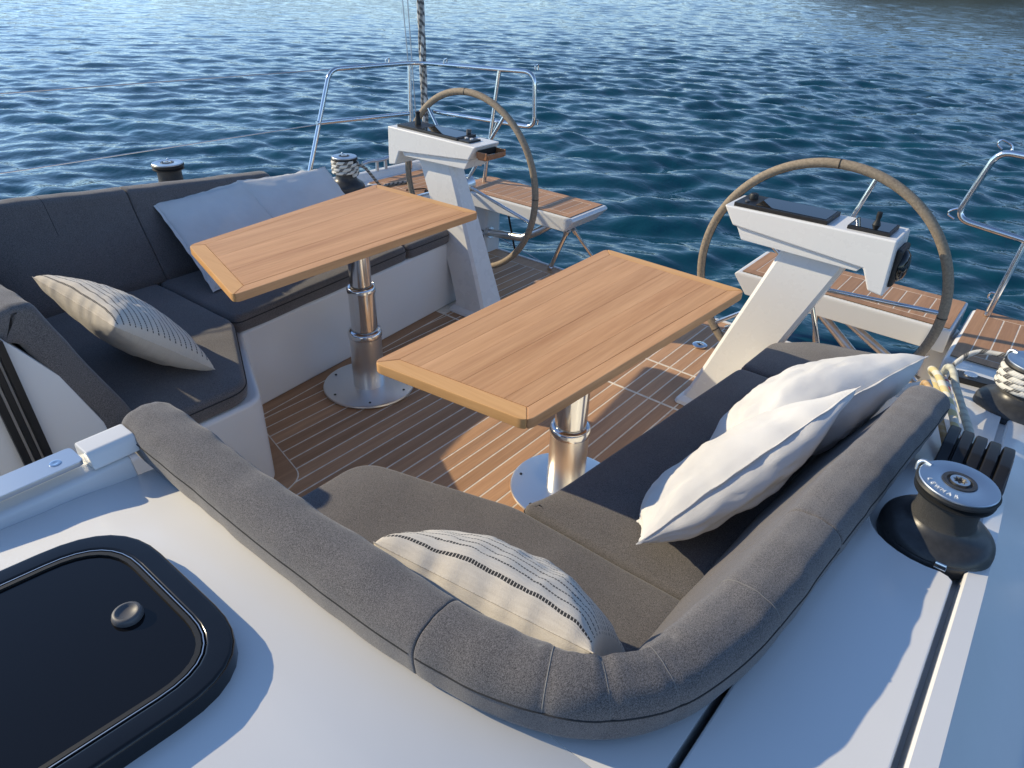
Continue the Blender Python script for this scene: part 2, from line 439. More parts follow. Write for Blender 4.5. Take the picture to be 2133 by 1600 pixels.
# coachroof on the right of the companionway (bends along a soft crease)
b = B(); rings = []
for y in (-1.8, -.8, 0, .20, .235, .25, .258, .266, .28, .32, .40, .455):
    z = zroof(0, y) + (.0022 if abs(y - .258) < .03 else 0) - (.004 if y > .45 else 0)
    rings.append([(.36, y, z - .05), (.375, y, z - .006), (.385, y, z), (.8, y, z + .001), (1.395, y, z), (1.402, y, z - .004), (1.404, y, z - .06)])
b.loft(rings, False, False); struct(b.build('coachroof', 'gel', angle=60))
# rounded corner land under the backrest bend
CORNER_PATCH = True
# hidden bulkhead under the backrests and behind the seats
b = B(); b.extrude([(.44, .735), (.50, .68), (.60, .40), (.60, -.02), (.42, -.02), (.42, .735)], 'X', .33, 1.44); struct(b.build('bulkhead', 'gel'))
b = B(); b.extrude([(-1.2, .79), (.345, .79), (.385, .78), (.415, .735), (.48, .63), (.545, .45), (.56, .33), (.56, -.3), (-1.2, -.3)], 'X', -1.5, -.335)
struct(b.build('companionway_side', 'gel', bevel=.008, seg=2))
for s in (-1, 1):
    b = B(); b.box(s * 1.355, s * 1.375, .7, 1.80, -.02, .50); struct(b.build('coaming_liner', 'gel'))
# companionway black channels on the left jamb
ch = thing('washboard_channel', 'black washboard channel on the left companionway jamb', 'channel', (-.33, .36, .4))
for k, (y0, y1) in enumerate(((.318, .336), (.344, .358), (.366, .384))):
    b = B(); b.add([(-.334, y0, .78), (-.334, y1, .78), (-.334, y1 + .02, .2), (-.334, y0 + .02, .2),
                    (-.318 + .004 * k, y0, .78), (-.318 + .004 * k, y1, .78), (-.318 + .004 * k, y1 + .02, .2), (-.318 + .004 * k, y0 + .02, .2)],
                   [(0, 1, 2, 3), (4, 7, 6, 5), (0, 4, 5, 1), (1, 5, 6, 2), (2, 6, 7, 3), (3, 7, 4, 0)])
    b.build('rib', 'black', ch, bevel=.002)
# interior floor / forward liner of the companionway
b = B(); b.box(-.33, .34, -1.2, .42, -.62, -.60); struct(b.build('cabin_floor', 'deckteak'))
b = B(); b.box(-.33, .36, .395, .43, -.6, .12); struct(b.build('companionway_sill', 'gel'))
# right side of the companionway: slide coaming
b = B(); b.extrude([(.365, -.6), (.300, -.6), (.300, .795), (.362, .795), (.372, .790), (.384, .757), (.39, .72)], 'Y', -1.4, .362)
struct(b.build('slide_coaming', 'gel', bevel=.004, seg=2))

# ================================================================== COCKPIT SOLE
FR_L = ((-.716, 1.20), (-.846, 2.565)); LEG_L = ((-.262, 1.015), (-.716, 1.115))
b = B(); b.box(-1.36, 1.36, .40, 3.285, -.06, .0)
sole = struct(b.build('cockpit_sole', 'caulk'))
b = B(); b.box(-1.39, 1.39, .40, 3.30, -.40, -.061); struct(b.build('cockpit_well', 'gel'))
PW = .06; GAP = .0037; TOP = .0009
def off_line(p, q, d):
    dx, dy = q[0] - p[0], q[1] - p[1]; L = math.hypot(dx, dy); nx, ny = dy / L, -dx / L
    return (p[0] + nx * d, p[1] + ny * d), (nx, ny)
MARG = .052
for i in range(-9, 34):
    x0 = PW * (i - 10.6) + GAP; x1 = PW * (i - 9.6) - GAP; xm = (x0 + x1) / 2
    for y0, y1, wide in ((.46, 2.354, False), (2.366, 2.656, True), (2.668, 3.185, True)):
        poly = [(x0, y0), (x1, y0), (x1, y1), (x0, y1)]
        for s in (-1, 1):
            if not wide or y0 < 2.5:
                P0, nrm = off_line((FR_L[0][0], FR_L[0][1]), FR_L[1], MARG + GAP)
                poly = clip(poly, s * -P0[0], P0[1], s * -nrm[0], nrm[1]) if poly else poly
            if not wide and poly:
                if xm * s > .215:
                    P0, nrm = off_line(LEG_L[0], LEG_L[1], MARG - .022)
                    poly = clip(poly, s * -P0[0], P0[1], s * -nrm[0], nrm[1])
        if wide and abs(xm) > 1.25: continue
        if len(poly) < 3: continue
        ar = abs(sum(poly[k][0] * poly[(k + 1) % len(poly)][1] - poly[(k + 1) % len(poly)][0] * poly[k][1] for k in range(len(poly)))) / 2
        if ar < .0004: continue
        b = B(); b.prism(poly, -.002, TOP); b.build('plank', 'sole', sole, smooth=False)
# margin boards along the seats, round the seat end, and along the transom
for s in (-1, 1):
    P0, nr_ = off_line(FR_L[0], FR_L[1], MARG - GAP); P1, _ = off_line(FR_L[1], (2 * FR_L[1][0] - FR_L[0][0], 2 * FR_L[1][1] - FR_L[0][1]), MARG - GAP)
    poly = [(FR_L[0][0] - .03, FR_L[0][1]), (FR_L[1][0] - .03, 2.354), (P1[0] + .02, 2.354), P0, ]
    b = B(); b.prism([(-s * x, y) for x, y in poly], -.002, TOP); b.build('margin_board', 'sole', sole, smooth=False)
    outer = fillet([(-.668, 1.158), (-.225, 1.061), (-.186, .93), (-.186, .46)], [0, .055, .03, 0], 6)
    poly = xy(outer) + [(-.32, .46), (-.32, .99), (-.74, 1.19)]
    b = B(); b.prism([(-s * x, y) for x, y in poly], -.002, TOP + .0010); b.build('margin_board', 'sole', sole, smooth=False)
    b = B(); b.tube([(-s * p[0], p[1], .0) for p in outer], .0032, 6); b.build('joint_strip', 'caulk', sole)
for x0, x1 in ((-1.25, -.405), (-.398, .40), (.407, 1.25)):
    b = B(); b.box(x0, x1, 3.192, 3.283, -.002, TOP); b.build('margin_board', 'sole', sole, smooth=False)
for y in (2.360, 2.662):
    for x0, x1 in ((-1.2, -.12), (-.1, 1.2)):
        b = B(); b.box(x0, x1, y - .0055, y + .0055, -.003, TOP + .0012); b.build('joint_strip', 'caulkline', sole, smooth=False)
b = B(); b.box(-1.2, 1.2, 3.2855, 3.305, -.07, .006); struct(b.build('transom_edge', 'gel', bevel=.004))
# flush deck fitting
df = thing('deck_fitting', 'small round stainless fitting let into the aft sole planks', 'deck fitting', (.393, 2.956, .005))
b = B(); b.lathe([(.001, .0), (.036, .0), (.036, .004), (.03, .007), (.012, .007)], (.393, 2.956, .005), 24); b.build('flange', 'steel', df)
b = B(); b.lathe([(.011, .0), (.011, .0105), (.004, .0105)], (.393, 2.956, .005), 12); b.build('plug', 'rubber', df)
b = B(); b.tube([(.375, 2.956, .012), (.393, 2.952, .018), (.411, 2.956, .012)], .0035, 8); b.build('lift_ring', 'steel', df)

# ================================================================== SEATS
# moulded bases
polyL = fillet([(-.262, .45), (-.262, .985), (-.716, 1.20), (-.846, 2.565), (-1.36, 2.565), (-1.36, .45)], [0, .055, .03, .03, 0, 0], 5)
b = B(); b.prism(xy(polyL), -.002, .352); struct(b.build('seat_moulding', 'gel', bevel=.016, seg=3, bang=50))
polyR = fillet([(.335, .45), (.335, .93), (.73, 1.045), (.775, 1.14), (.862, 2.44), (1.36, 2.44), (1.36, .45)], [0, .055, .05, .03, .03, 0, 0], 5)
b = B(); b.prism(xy(polyR), -.002, .352); struct(b.build('seat_moulding', 'gel', bevel=.016, seg=3, bang=50))

def cushion(name, poly, rads, z0, z1, label, group, bev=.019, rise=.006):
    """upholstered slab: rounded outline, soft edges, slightly crowned and uneven top"""
    pl = fillet([(p[0], p[1], 0) for p in poly], [max(.034, r_) for r_ in rads], 6, True)
    # resample outline
    pts = []
    for i in range(len(pl)):
        a, c = pl[i], pl[(i + 1) % len(pl)]; n = max(1, int((c - a).length / .03))
        for k in range(n): pts.append(a.lerp(c, k / n))
    cen = Vector((sum(p.x for p in pts) / len(pts), sum(p.y for p in pts) / len(pts), 0))
    n = len(pts); nor = []
    sgn = 1 if sum(pts[i].x * pts[(i + 1) % n].y - pts[(i + 1) % n].x * pts[i].y for i in range(n)) > 0 else -1
    for i in range(n):
        t = (pts[(i + 1) % n] - pts[i - 1]).normalized(); nor.append(Vector((t.y, -t.x, 0)) * sgn)
    rings = []
    def ring(inset, z, wob):
        rr = []
        for i in range(n):
            p = pts[i] - nor[i] * inset
            k = noise.noise((p.x * 7, p.y * 7, z * 5 + wob))
            rr.append((p.x, p.y, z + k * .0035))
        return rr
    prof = [(.012, z0), (.002, z0 + .008)]
    mid = (z0 + z1) / 2; prof.append((-.003, mid))
    for k in range(6):
        a = math.pi / 2 * k / 5; prof.append((bev * (1 - math.cos(a)), z1 - bev + bev * math.sin(a)))
    prof += [(.026, z1 + .0012)]
    bmv = B(); rings = [ring(a, z, 1) for a, z in prof[:-1]] + [ring(prof[-1][0], prof[-1][1], 1)]
    bmv.loft(rings, True, False); bmv.f.append(tuple(range(n))[::-1])
    base = (len(rings) - 1) * n; R2 = [Vector((p[0], p[1])) for p in rings[-1]]
    def inside(x, y):
        c = False; j = n - 1
        for i in range(n):
            if (R2[i].y > y) != (R2[j].y > y) and x < (R2[j].x - R2[i].x) * (y - R2[i].y) / (R2[j].y - R2[i].y) + R2[i].x: c = not c
            j = i
        return c
    RX = np.array([(p.x, p.y) for p in R2]); ins = []
    gx = min(p.x for p in R2) + .015
    while gx < max(p.x for p in R2):
        gy = min(p.y for p in R2) + .015
        while gy < max(p.y for p in R2):
            dd = float(np.hypot(RX[:, 0] - gx, RX[:, 1] - gy).min())
            if dd > .018 and inside(gx, gy): ins.append((gx, gy, dd))
            gy += .027
        gx += .027
    pv = list(R2) + [Vector((x, y)) for x, y, _ in ins]
    from mathutils.geometry import delaunay_2d_cdt
    ov_v, _, ov_f, o_v, _, _ = delaunay_2d_cdt(pv, [(i, (i + 1) % n) for i in range(n)], [tuple(range(n)) if sgn > 0 else tuple(range(n))[::-1]], 1, 1e-6)
    mp_ = {}
    for k, og in enumerate(o_v):
        if og and og[0] < n: mp_[k] = base + og[0]
        else:
            x, y = ov_v[k]; dd = float(np.hypot(RX[:, 0] - x, RX[:, 1] - y).min())
            z = prof[-1][1] + .009 * (1 - math.exp(-dd / .05)) + .0045 * noise.noise((x * 7, y * 7, z1 * 5 + 1)) + .0016 * noise.noise((x * 21, y * 21, 5)) - .004 * max(0, noise.noise((x * 3.1 + 4, y * 3.1, 2)))
            mp_[k] = len(bmv.v); bmv.v.append((x, y, z))
    for f_ in ov_f: bmv.f.append(tuple(mp_[i] for i in f_))
    o = bmv.build(name, 'fab', None, angle=70)
    tag(o, label, 'seat cushion', group); 
    # piping seam near the top edge
    sm = B(); sm.tube([(p.x + nor[i].x * .0015, p.y + nor[i].y * .0015, z1 - bev - .004) for i, p in enumerate(pts)], .0022, 5, True)
    sm.build('seam', 'seamdark', o)
    return o
G1 = 'charcoal seat cushions'
cushion('seat_cushion', [(.300, .60), (.300, .935), (.735, 1.062), (1.245, 1.066), (1.245, .56), (.5, .56)], [.02, .075, .03, .02, .06, .02], .353, .424,
        'charcoal seat cushion under the striped pillow beside the front backrest, right side', G1)
cushion('seat_cushion', [(.742, 1.071), (.775, 1.155), (.868, 2.132), (1.275, 2.132), (1.245, 1.071)], [.02, .05, .015, .02, .02], .353, .424,
        'long charcoal seat cushion under the two white pillows on the right', G1)
cushion('seat_cushion', [(.869, 2.137), (.882, 2.40), (1.0, 2.515), (1.30, 2.60), (1.30, 2.137)], [.015, .04, .07, .03, .02], .353, .424,
        'short charcoal seat cushion at the aft end of the right seat', G1)
cushion('seat_cushion', [(-.268, .56), (-.268, .945), (-.695, 1.165), (-1.245, 1.150), (-1.245, .56)], [.02, .06, .04, .02, .05], .353, .424,
        'charcoal seat cushion under the striped pillow on the left, by the companionway', G1)
cushion('seat_cushion', [(-.700, 1.172), (-.797, 2.143), (-1.275, 2.143), (-1.245, 1.157)], [.045, .015, .02, .02], .353, .424,
        'long charcoal seat cushion below the white pillows on the left', G1)
cushion('seat_cushion', [(-.798, 2.148), (-.815, 2.465), (-1.29, 2.465), (-1.275, 2.148)], [.015, .04, .03, .02], .353, .424,
        'short charcoal seat cushion at the aft end of the left seat', G1)

# backrests: one leaning section swept along the outer edge line
PATH = [(.285, .385), (.45, .383), (.65, .381), (.87, .383), (1.02, .389), (1.12, .398), (1.20, .415), (1.285, .452), (1.345, .503), (1.395, .590), (1.428, .735), (1.442, .90), (1.449, 1.06), (1.462, 1.30), (1.478, 1.55), (1.49, 1.72), (1.498, 1.86)]
PS = spline([(x, y, 0) for x, y in PATH], 10)
PL = [0.0]
for i in range(1, len(PS)): PL.append(PL[-1] + (PS[i] - PS[i - 1]).length)
def path_at(d):
    d = max(0, min(PL[-1], d))
    for i in range(1, len(PS)):
        if PL[i] >= d:
            t = (d - PL[i - 1]) / max(1e-9, PL[i] - PL[i - 1]); p = PS[i - 1].lerp(PS[i], t)
            a = PS[min(i + 1, len(PS) - 1)] - PS[max(i - 2, 0)]; a.normalize(); return p, a
    return PS[-1], (PS[-1] - PS[-2]).normalized()
def dist_of(fn):
    return min(range(len(PS)), key=lambda i: fn(PS[i]))
D_SEAM1 = PL[dist_of(lambda p: abs(p.x - 1.085) + (p.y > .45) * 9)]
D_SEAM2 = PL[dist_of(lambda p: abs(p.y - 1.07))]
D_C = PL[dist_of(lambda p: (p.x - 1.345) ** 2 + (p.y - .503) ** 2)]
def ztop(y): return .836 - .095 * max(0, y - .45)
def arcpts(c, r, a0, a1, n): return [(c[0] + r * math.cos(math.radians(a0 + (a1 - a0) * k / n)), c[1] + r * math.sin(math.radians(a0 + (a1 - a0) * k / n))) for k in range(n + 1)]
def section(lip=True):
    """(inward offset, height below top, absolute-bottom flag)"""
    s_ = []
    s_ += [(.052, -.082), (.022, -.080)] if lip else [(.040, -.096), (.026, -.086)]   # under the lip
    s_ += [(x, z) for x, z in arcpts((.016, -.066), .016, 270, 180, 4)]
    s_ += [(-.002, -.045)]
    s_ += [(x, z) for x, z in arcpts((.030, -.030), .032, 180, 90, 6)]
    s_ += [(.042, .0052), (.056, .0052)]
    s_ += [(x, z) for x, z in arcpts((.068, -.033), .036, 90, 15, 6)]
    for k in range(1, 8): s_.append((.104 + (.252 - .104) * k / 8, -.036 - (.40 - .036) * k / 8))
    s_ += [(.248, -.40), (.235, -.415), (.175, -.415), (.165, -.40)]
    x_ = .06 if lip else .036
    for k in range(1, 6): s_.append((.165 - (.165 - x_) * k / 6, -.40 + (.40 - .09) * k / 6))
    return s_
SEC = section(); SEC_R, SEC_L = SEC, section(False)
def back_ring(d, d0, d1, gathers, er0=.006, er1=.006, lift=0.0):
    p, t = path_at(d); inn = Vector((-t.y, t.x, 0)); zt = ztop(p.y); shrink = 0
    for e, er in ((d - d0, er0), (d1 - d, er1)):
        if e < er: shrink = max(shrink, er * .65 * (1 - math.sqrt(max(0, 1 - (1 - e / er) ** 2))))
    g = math.exp(-((d - D_C) / .13) ** 2); ring = []
    for (o_, h) in SEC:
        mid_ = .05 + .11 * min(1, max(0, -h / .40)); sg = 1 if o_ > mid_ else -1
        o2 = o_ - sg * shrink; h2 = h - (shrink if h > -.03 else 0)
        oo = o2 * (1 - .26 * g * (1 if o_ > .07 else 0)); q = p + inn * oo
        z = zt + h2 if h > -.09 else zt - .09 - (-h2 - .09) * (zt - .09 - .428) / .31
        nn = noise.noise((q.x * 6, q.y * 6, z * 6)) * .0036 + noise.noise((q.x * 19, q.y * 19, z * 15 + 4)) * .0022
        if gathers:
            wgt = g * max(0, min(1, (o_ - .02) / .06)) * max(0, 1 - abs(h) / .2)
            nn += wgt * (.0016 * math.sin((d - D_C) * 95) + .0012 * math.sin((d - D_C) * 171 + 1))
            for dd in SEAMS: nn -= (.0024 * math.exp(-((d - dd) / .008) ** 2)) * (1 if o_ < .12 and h > -.07 else .2)
        nn += lift
        q = q + inn * (nn if o_ > .08 else -nn if o_ < .02 else 0); z += nn if h > -.03 else 0
        ring.append((q.x, q.y, z))
    return ring
def backrest(d0, d1, mirror, label, er0=.006, er1=.006, gathers=False, name='backrest_cushion', seams=()):
    global SEC
    SEC = SEC_L if mirror else SEC_R
    s = -1 if mirror else 1; n = max(6, int((d1 - d0) / .008)); mir = lambda r: [(s * x, y, z) for x, y, z in r]
    ds = [d0 + er0 * k for k in (0, .04, .15, .4, 1)] + [d0 + er0 + (d1 - d0 - er0 - er1) * k / n for k in range(1, n)] + [d1 - er1 * k for k in (1, .4, .15, .04, 0)]
    b = B(); b.loft([mir(back_ring(d, d0, d1, gathers, er0, er1)) for d in ds], True, True); o = b.build(name, 'fab', None, angle=75)
    tag(o, label, 'backrest', 'charcoal backrest cushions')
    pts = []; d = d0 + er0
    while d < d1 - er1:
        pts.append(mir(back_ring(d, d0, d1, gathers, er0, er1))[8]); d += .012
    sm = B(); sm.tube(pts, .0015, 5); sm.build('seam', 'seamdark', o)
    for d, k0, k1, mt in seams:
        sm = B(); sm.tube(mir(back_ring(d, d0, d1, gathers, er0, er1))[k0:k1], .0009, 5); sm.build('seam', mt, o)
    return o
SEAMS = [D_C - .105, D_C - .02, D_C + .075]
# deck under the bend of the backrest, outside the cushion
pp = []
d = D_SEAM1 - .04
while d < D_SEAM2 + .05:
    p_, t_ = path_at(d); q_ = p_ + Vector((-t_.y, t_.x, 0)) * .040
    if q_.x < 1.403: pp.append((q_.x, q_.y))
    d += .03
pp = [(pp[0][0], .4555)] + [q for q in pp if q[1] > .4555] if pp[0][1] < .4555 else pp
b = B(); b.prism([(1.403, .4555)] + [(1.403, pp[-1][1])] + pp[::-1], .60, lambda x, y: zroof(0, y) - .0035); struct(b.build('coachroof_corner', 'gel', bevel=0))
backrest(0, D_SEAM1 - .0006, False, 'straight charcoal backrest in front of the deck hatch, right of the companionway', .022, .003)
backrest(D_SEAM1 + .0006, D_SEAM2 - .0006, False, 'curved charcoal backrest with gathered seams wrapping the near right corner', .003, .004, gathers=True,
         seams=[(d, 8, 22, 'seam') for d in SEAMS] + [(D_C + .31, 8, 25, 'seam')])
backrest(D_SEAM2 + .0006, PL[-1], False, 'charcoal backrest beside the near winch, behind the right white pillows', .006, .03)
D_LEND = PL[dist_of(lambda p: abs(p.x - .335) + (p.y > .45) * 9)]
backrest(D_LEND, D_SEAM1 - .0006, True, 'charcoal backrest behind the left striped pillow, its end by the companionway', .022)
D_L2 = PL[dist_of(lambda p: abs(p.y - 1.165))]
backrest(D_SEAM1 + .0006, D_L2 - .0015, True, 'charcoal backrest at the left edge behind the striped pillow', .006, .012, True, seams=[(PL[dist_of(lambda p: abs(p.y - .86))], 10, 26, 'seamdark')])
backrest(D_L2 + .0015, PL[-1], True, 'charcoal backrest behind the white pillows on the left', .012, .03)

# ================================================================== PILLOWS
def pillow(name, c00, c10, c11, c01, thick, mat, label, flange=0.0, seed=0, n=46, power=.42, pinch=.055, wr=.006, droop=0.0):
    """c00-c10 is one edge, c01-c11 the opposite one; +normal is the front"""
    A, Bq, Cq, D = [Vector(p) for p in (c00, c10, c11, c01)]
    nrm = -((Bq - A).cross(D - A) + (Cq - Bq).cross(Cq - D)).normalized()
    ex = ((Bq - A) + (Cq - D)).normalized(); ey = ((D - A) + (Cq - Bq)).normalized()
    def pos(u, v, side):
        uu = u * (1 - pinch * (1 - v * v)); vv = v * (1 - pinch * (1 - u * u))
        a, c = (uu + 1) / 2, (vv + 1) / 2
        p = A * (1 - a) * (1 - c) + Bq * a * (1 - c) + Cq * a * c + D * (1 - a) * c
        prof = max(0, (1 - u ** 2) * (1 - v ** 2)) ** power
        edge = 1 - max(abs(u), abs(v))
        # folds that run in from the corners and edges
        r = noise.noise((u * 2.3 + seed, v * 2.3, side * 3.1)) * .5 + noise.noise((u * 5 + seed, v * 5, side * 7)) * .25
        fold = math.sin((u * 9 + v * 3) + 4 * noise.noise((u * 2, v * 2, seed))) * max(0, 1 - edge * 2.2) * (abs(u) ** 2 + abs(v) ** 2) * .5
        cr = abs(noise.noise((u * 2.6 + seed * 1.7, v * 2.6 + side, seed))) ; cr2 = abs(noise.noise((u * 4.6 - v * 1.5 + seed, v * 4.6 + u * 1.5, seed + 2)))
        crease = -max(0, .10 - cr) * 9 - max(0, .09 - cr2) * 5
        h = thick / 2 * prof * (1 + .12 * r) + wr * (r + fold + .30 * crease) * min(1, edge * 8)
        p = p + nrm * side * max(h, .0006)
        jag = noise.noise((u * 6 + seed, v * 6, 1)) * .006 * (1 - min(1, edge * 10))
        return p + ex * jag + ey * jag + Vector((0, 0, -droop * (1 - edge)))
    us = [math.sin(math.pi / 2 * (2 * k / n - 1)) * .35 + (2 * k / n - 1) * .65 for k in range(n + 1)]
    vs = []; fs = []; uvs = []
    for side in (1, -1):
        for j in range(n + 1):
            for i in range(n + 1): vs.append(pos(us[i], us[j], side))
    N = (n + 1) ** 2
    for sd in (0, 1):
        for j in range(n):
            for i in range(n):
                q = [j * (n + 1) + i, j * (n + 1) + i + 1, (j + 1) * (n + 1) + i + 1, (j + 1) * (n + 1) + i]
                uq = [((us[k % (n + 1)] + 1) / 2, (us[k // (n + 1)] + 1) / 2) for k in q]
                if sd: q = [k + N for k in q][::-1]; uq = [(a_ + 10, b2_) for a_, b2_ in uq[::-1]]
                fs.append(tuple(q)); uvs.append(tuple(uq))
    border = [i for i in range(n + 1)] + [j * (n + 1) + n for j in range(1, n + 1)] + [n * (n + 1) + i for i in range(n - 1, -1, -1)] + [j * (n + 1) for j in range(n - 1, 0, -1)]
    for k in range(len(border)):
        a, c = border[k], border[(k + 1) % len(border)]
        fs.append((a, a + N, c + N, c)); uvs.append(((0, 0),) * 4)
    b = B(); b.add(vs, fs, uvs); o = b.build(name, mat, None, angle=80)
    tag(o, label, 'pillow', None)
    # sewn edge: a thin flange or piping that ripples along the seam
    P = [(vs[k] + vs[k + N]) / 2 for k in border]; cen = sum(P, Vector()) / len(P)
    fl = B(); m = len(P); rad_ = []
    if flange:
        ra, rb = [], []
        for k in range(m):
            out = (P[k] - cen); out -= nrm * out.dot(nrm); out.normalize()
            wob = .5 + .5 * noise.noise((k * .2, seed, 2)); rip = nrm * (noise.noise((k * .22, seed, 5)) * flange * .7)
            ra.append(P[k] - out * .003); rb.append(P[k] + out * flange * (.55 + .75 * wob) + rip)
        up_ = [p + nrm * .0012 for p in ra] + [p + nrm * .0008 for p in rb]; dn = [p - nrm * .0012 for p in ra] + [p - nrm * .0008 for p in rb]
        vv = up_ + dn; ff = []
        for k in range(m):
            k2 = (k + 1) % m
            ff += [(k, k2, m + k2, m + k), (2 * m + k, 3 * m + k, 3 * m + k2, 2 * m + k2), (m + k, m + k2, 3 * m + k2, 3 * m + k)]
        fl.add(vv, ff); fl.build('frilled_edge', mat if flange > .02 else 'linen', o, angle=80)
    else:
        fl.tube(P, .0013, 5, True); fl.build('piping', 'cream', o)
    return o
# right: striped pillow leaning on the front backrest
pillow('striped_pillow', (.80, .735, .47), (1.225, .80, .47), (1.252, .575, .775), (.862, .517, .778), .215, 'stripeR',
       'cream pillow with dotted black stripes against the near backrest', 0, 3, wr=.007)
# left: striped pillow in the seat corner by the companionway
pillow('striped_pillow', (-.83, .925, .455), (-.372, .905, .452), (-.385, .660, .690), (-.855, .632, .712), .20, 'stripeL',
       'cream pillow with thin black stripes in the left seat corner', 0, 9, wr=.006)
# right white pillows
pillow('white_pillow', (1.135, 1.66, .47), (1.015, 1.19, .455), (1.085, 1.055, .52), (1.312, 1.64, .745), .20, 'linen',
       'white pillow with frilled edge, nearer of the two on the right seat', .009, 21, wr=.012, power=.46)
pillow('white_pillow', (1.13, 2.03, .47), (1.02, 1.50, .46), (1.19, 1.49, .610), (1.400, 1.95, .735), .23, 'linen',
       'white pillow with frilled edge, farther of the two on the right seat', .009, 33, wr=.012, power=.46)
# left white pillows
pillow('white_pillow', (-.955, 1.245, .440), (-.985, 1.72, .440), (-1.385, 1.70, .700), (-1.355, 1.268, .700), .055, 'linen',
       'white pillow on the left seat, nearer of the pair behind the table', .012, 41, wr=.004)
pillow('white_pillow', (-.985, 1.70, .440), (-1.005, 2.14, .440), (-1.335, 2.12, .702), (-1.385, 1.67, .704), .055, 'linen',
       'white pillow on the left seat, farther of the pair behind the table', .012, 52, wr=.004)

# ================================================================== TABLES
def table(s, label):
    bx, by = s * .52, 1.63
    t = thing('cockpit_table', label, 'table', (bx, by, .005), 'wooden cockpit tables')
    b = B(); b.lathe([(.02, 0), (.193, 0), (.195, .003), (.193, .009), (.186, .011), (.02, .011)], (bx, by, .0058), 64); b.build('base_plate', 'plate', t)
    for k in range(6):
        a = math.radians(60 * k + 20); b = B(); b.lathe([(.001, .0), (.0055, .0), (.005, .0022), (.001, .0022)], (bx + .165 * math.cos(a), by + .165 * math.sin(a), .0169), 10); b.build('screw', 'black', t)
    zz = (.0168, .275, .47, .664); rr = (.066, .054, .043)
    for k in range(3):
        b = B(); b.lathe([(rr[k], zz[k]), (rr[k], zz[k + 1])], (bx, by, 0), 48, False); b.build('column', 'satin' if k == 0 else 'steel', t, angle=20)
        if k < 2:
            r0 = rr[k] + .003; z0 = zz[k + 1]
            b = B(); b.lathe([(rr[k] - .002, z0 - .03), (r0, z0 - .029), (r0 + .001, z0 - .012), (r0 - .002, z0 - .004), (rr[k] - .004, z0), (rr[k + 1] + .001, z0 + .001)], (bx, by, 0), 48, False); b.build('collar', 'steel', t)
    b = B(); b.box(bx - .12, bx + .12, by - .14, by + .14, .664, .6745); b.build('top_bracket', 'grey', t, bevel=.003)
    # top: outline corners (inner near, outer near, outer far, inner far)
    zt0, zt1 = .675, .704
    if s > 0: cor = [(.306, .990), (.772, 1.045), (.838, 2.112), (.298, 2.120)]
    else: cor = [(-.310, .978), (-.797, 1.108), (-.925, 2.092), (-.320, 2.116)]
    cor = [Vector((x, y)) for x, y in cor]; wid = [.052, .042, .042, .042]      # near cap, outer rail, far cap, inner rail
    cen = sum(cor, Vector((0, 0))) / 4
    ed = []
    for k in range(4):
        a, c = cor[k], cor[(k + 1) % 4]; d = (c - a).normalized(); nn = Vector((-d.y, d.x))
        if nn.dot(cen - a) < 0: nn = -nn
        ed.append((a + nn * wid[k], d))
    def isect(e, f):
        (p, d), (q, g) = e, f; den = d.x * g.y - d.y * g.x; u = ((q.x - p.x) * g.y - (q.y - p.y) * g.x) / den; return p + d * u
    inner = [isect(ed[k - 1], ed[k]) for k in range(4)]
    rc = .030
    def corner_arc(k):
        a, b_, c = cor[k - 1], cor[k], cor[(k + 1) % 4]; u = (a - b_).normalized(); v_ = (c - b_).normalized()
        p, q = b_ + u * rc, b_ + v_ * rc
        return [p * (1 - x) ** 2 + b_ * 2 * x * (1 - x) + q * x * x for x in [j / 8 for j in range(9)]]
    arcs = [corner_arc(k) for k in range(4)]
    names = ['end_cap', 'side_rail', 'end_cap', 'side_rail']
    for k in range(4):
        k2 = (k + 1) % 4
        poly = arcs[k][4:] + arcs[k2][:5] + [inner[k2], inner[k]]
        b = B(); b.prism(xy(poly), zt0, zt1); b.build(names[k], 'tablecap' if k % 2 == 0 else 'table', t, bevel=.0035, seg=2, bang=50)
    npk = 6; g = .0004
    for i in range(npk):
        f0, f1 = i / npk, (i + 1) / npk
        a0 = inner[0].lerp(inner[1], f0); a1 = inner[0].lerp(inner[1], f1); c0 = inner[3].lerp(inner[2], f0); c1 = inner[3].lerp(inner[2], f1)
        sx = 1 if a1.x > a0.x else -1
        poly = [(a0.x + sx * g, a0.y + g), (a1.x - sx * g, a1.y + g), (c1.x - sx * g, c1.y - g), (c0.x + sx * g, c0.y - g)]
        b = B(); b.prism(poly, zt0 + .001, zt1 - .0003 - .0002 * (i % 2)); b.build('plank', 'table', t, smooth=False)
    return t
table(-1, 'wooden drop-leg cockpit table standing farther left, in front of the white pillows')
table(1, 'wooden cockpit table in the centre, nearer the camera')

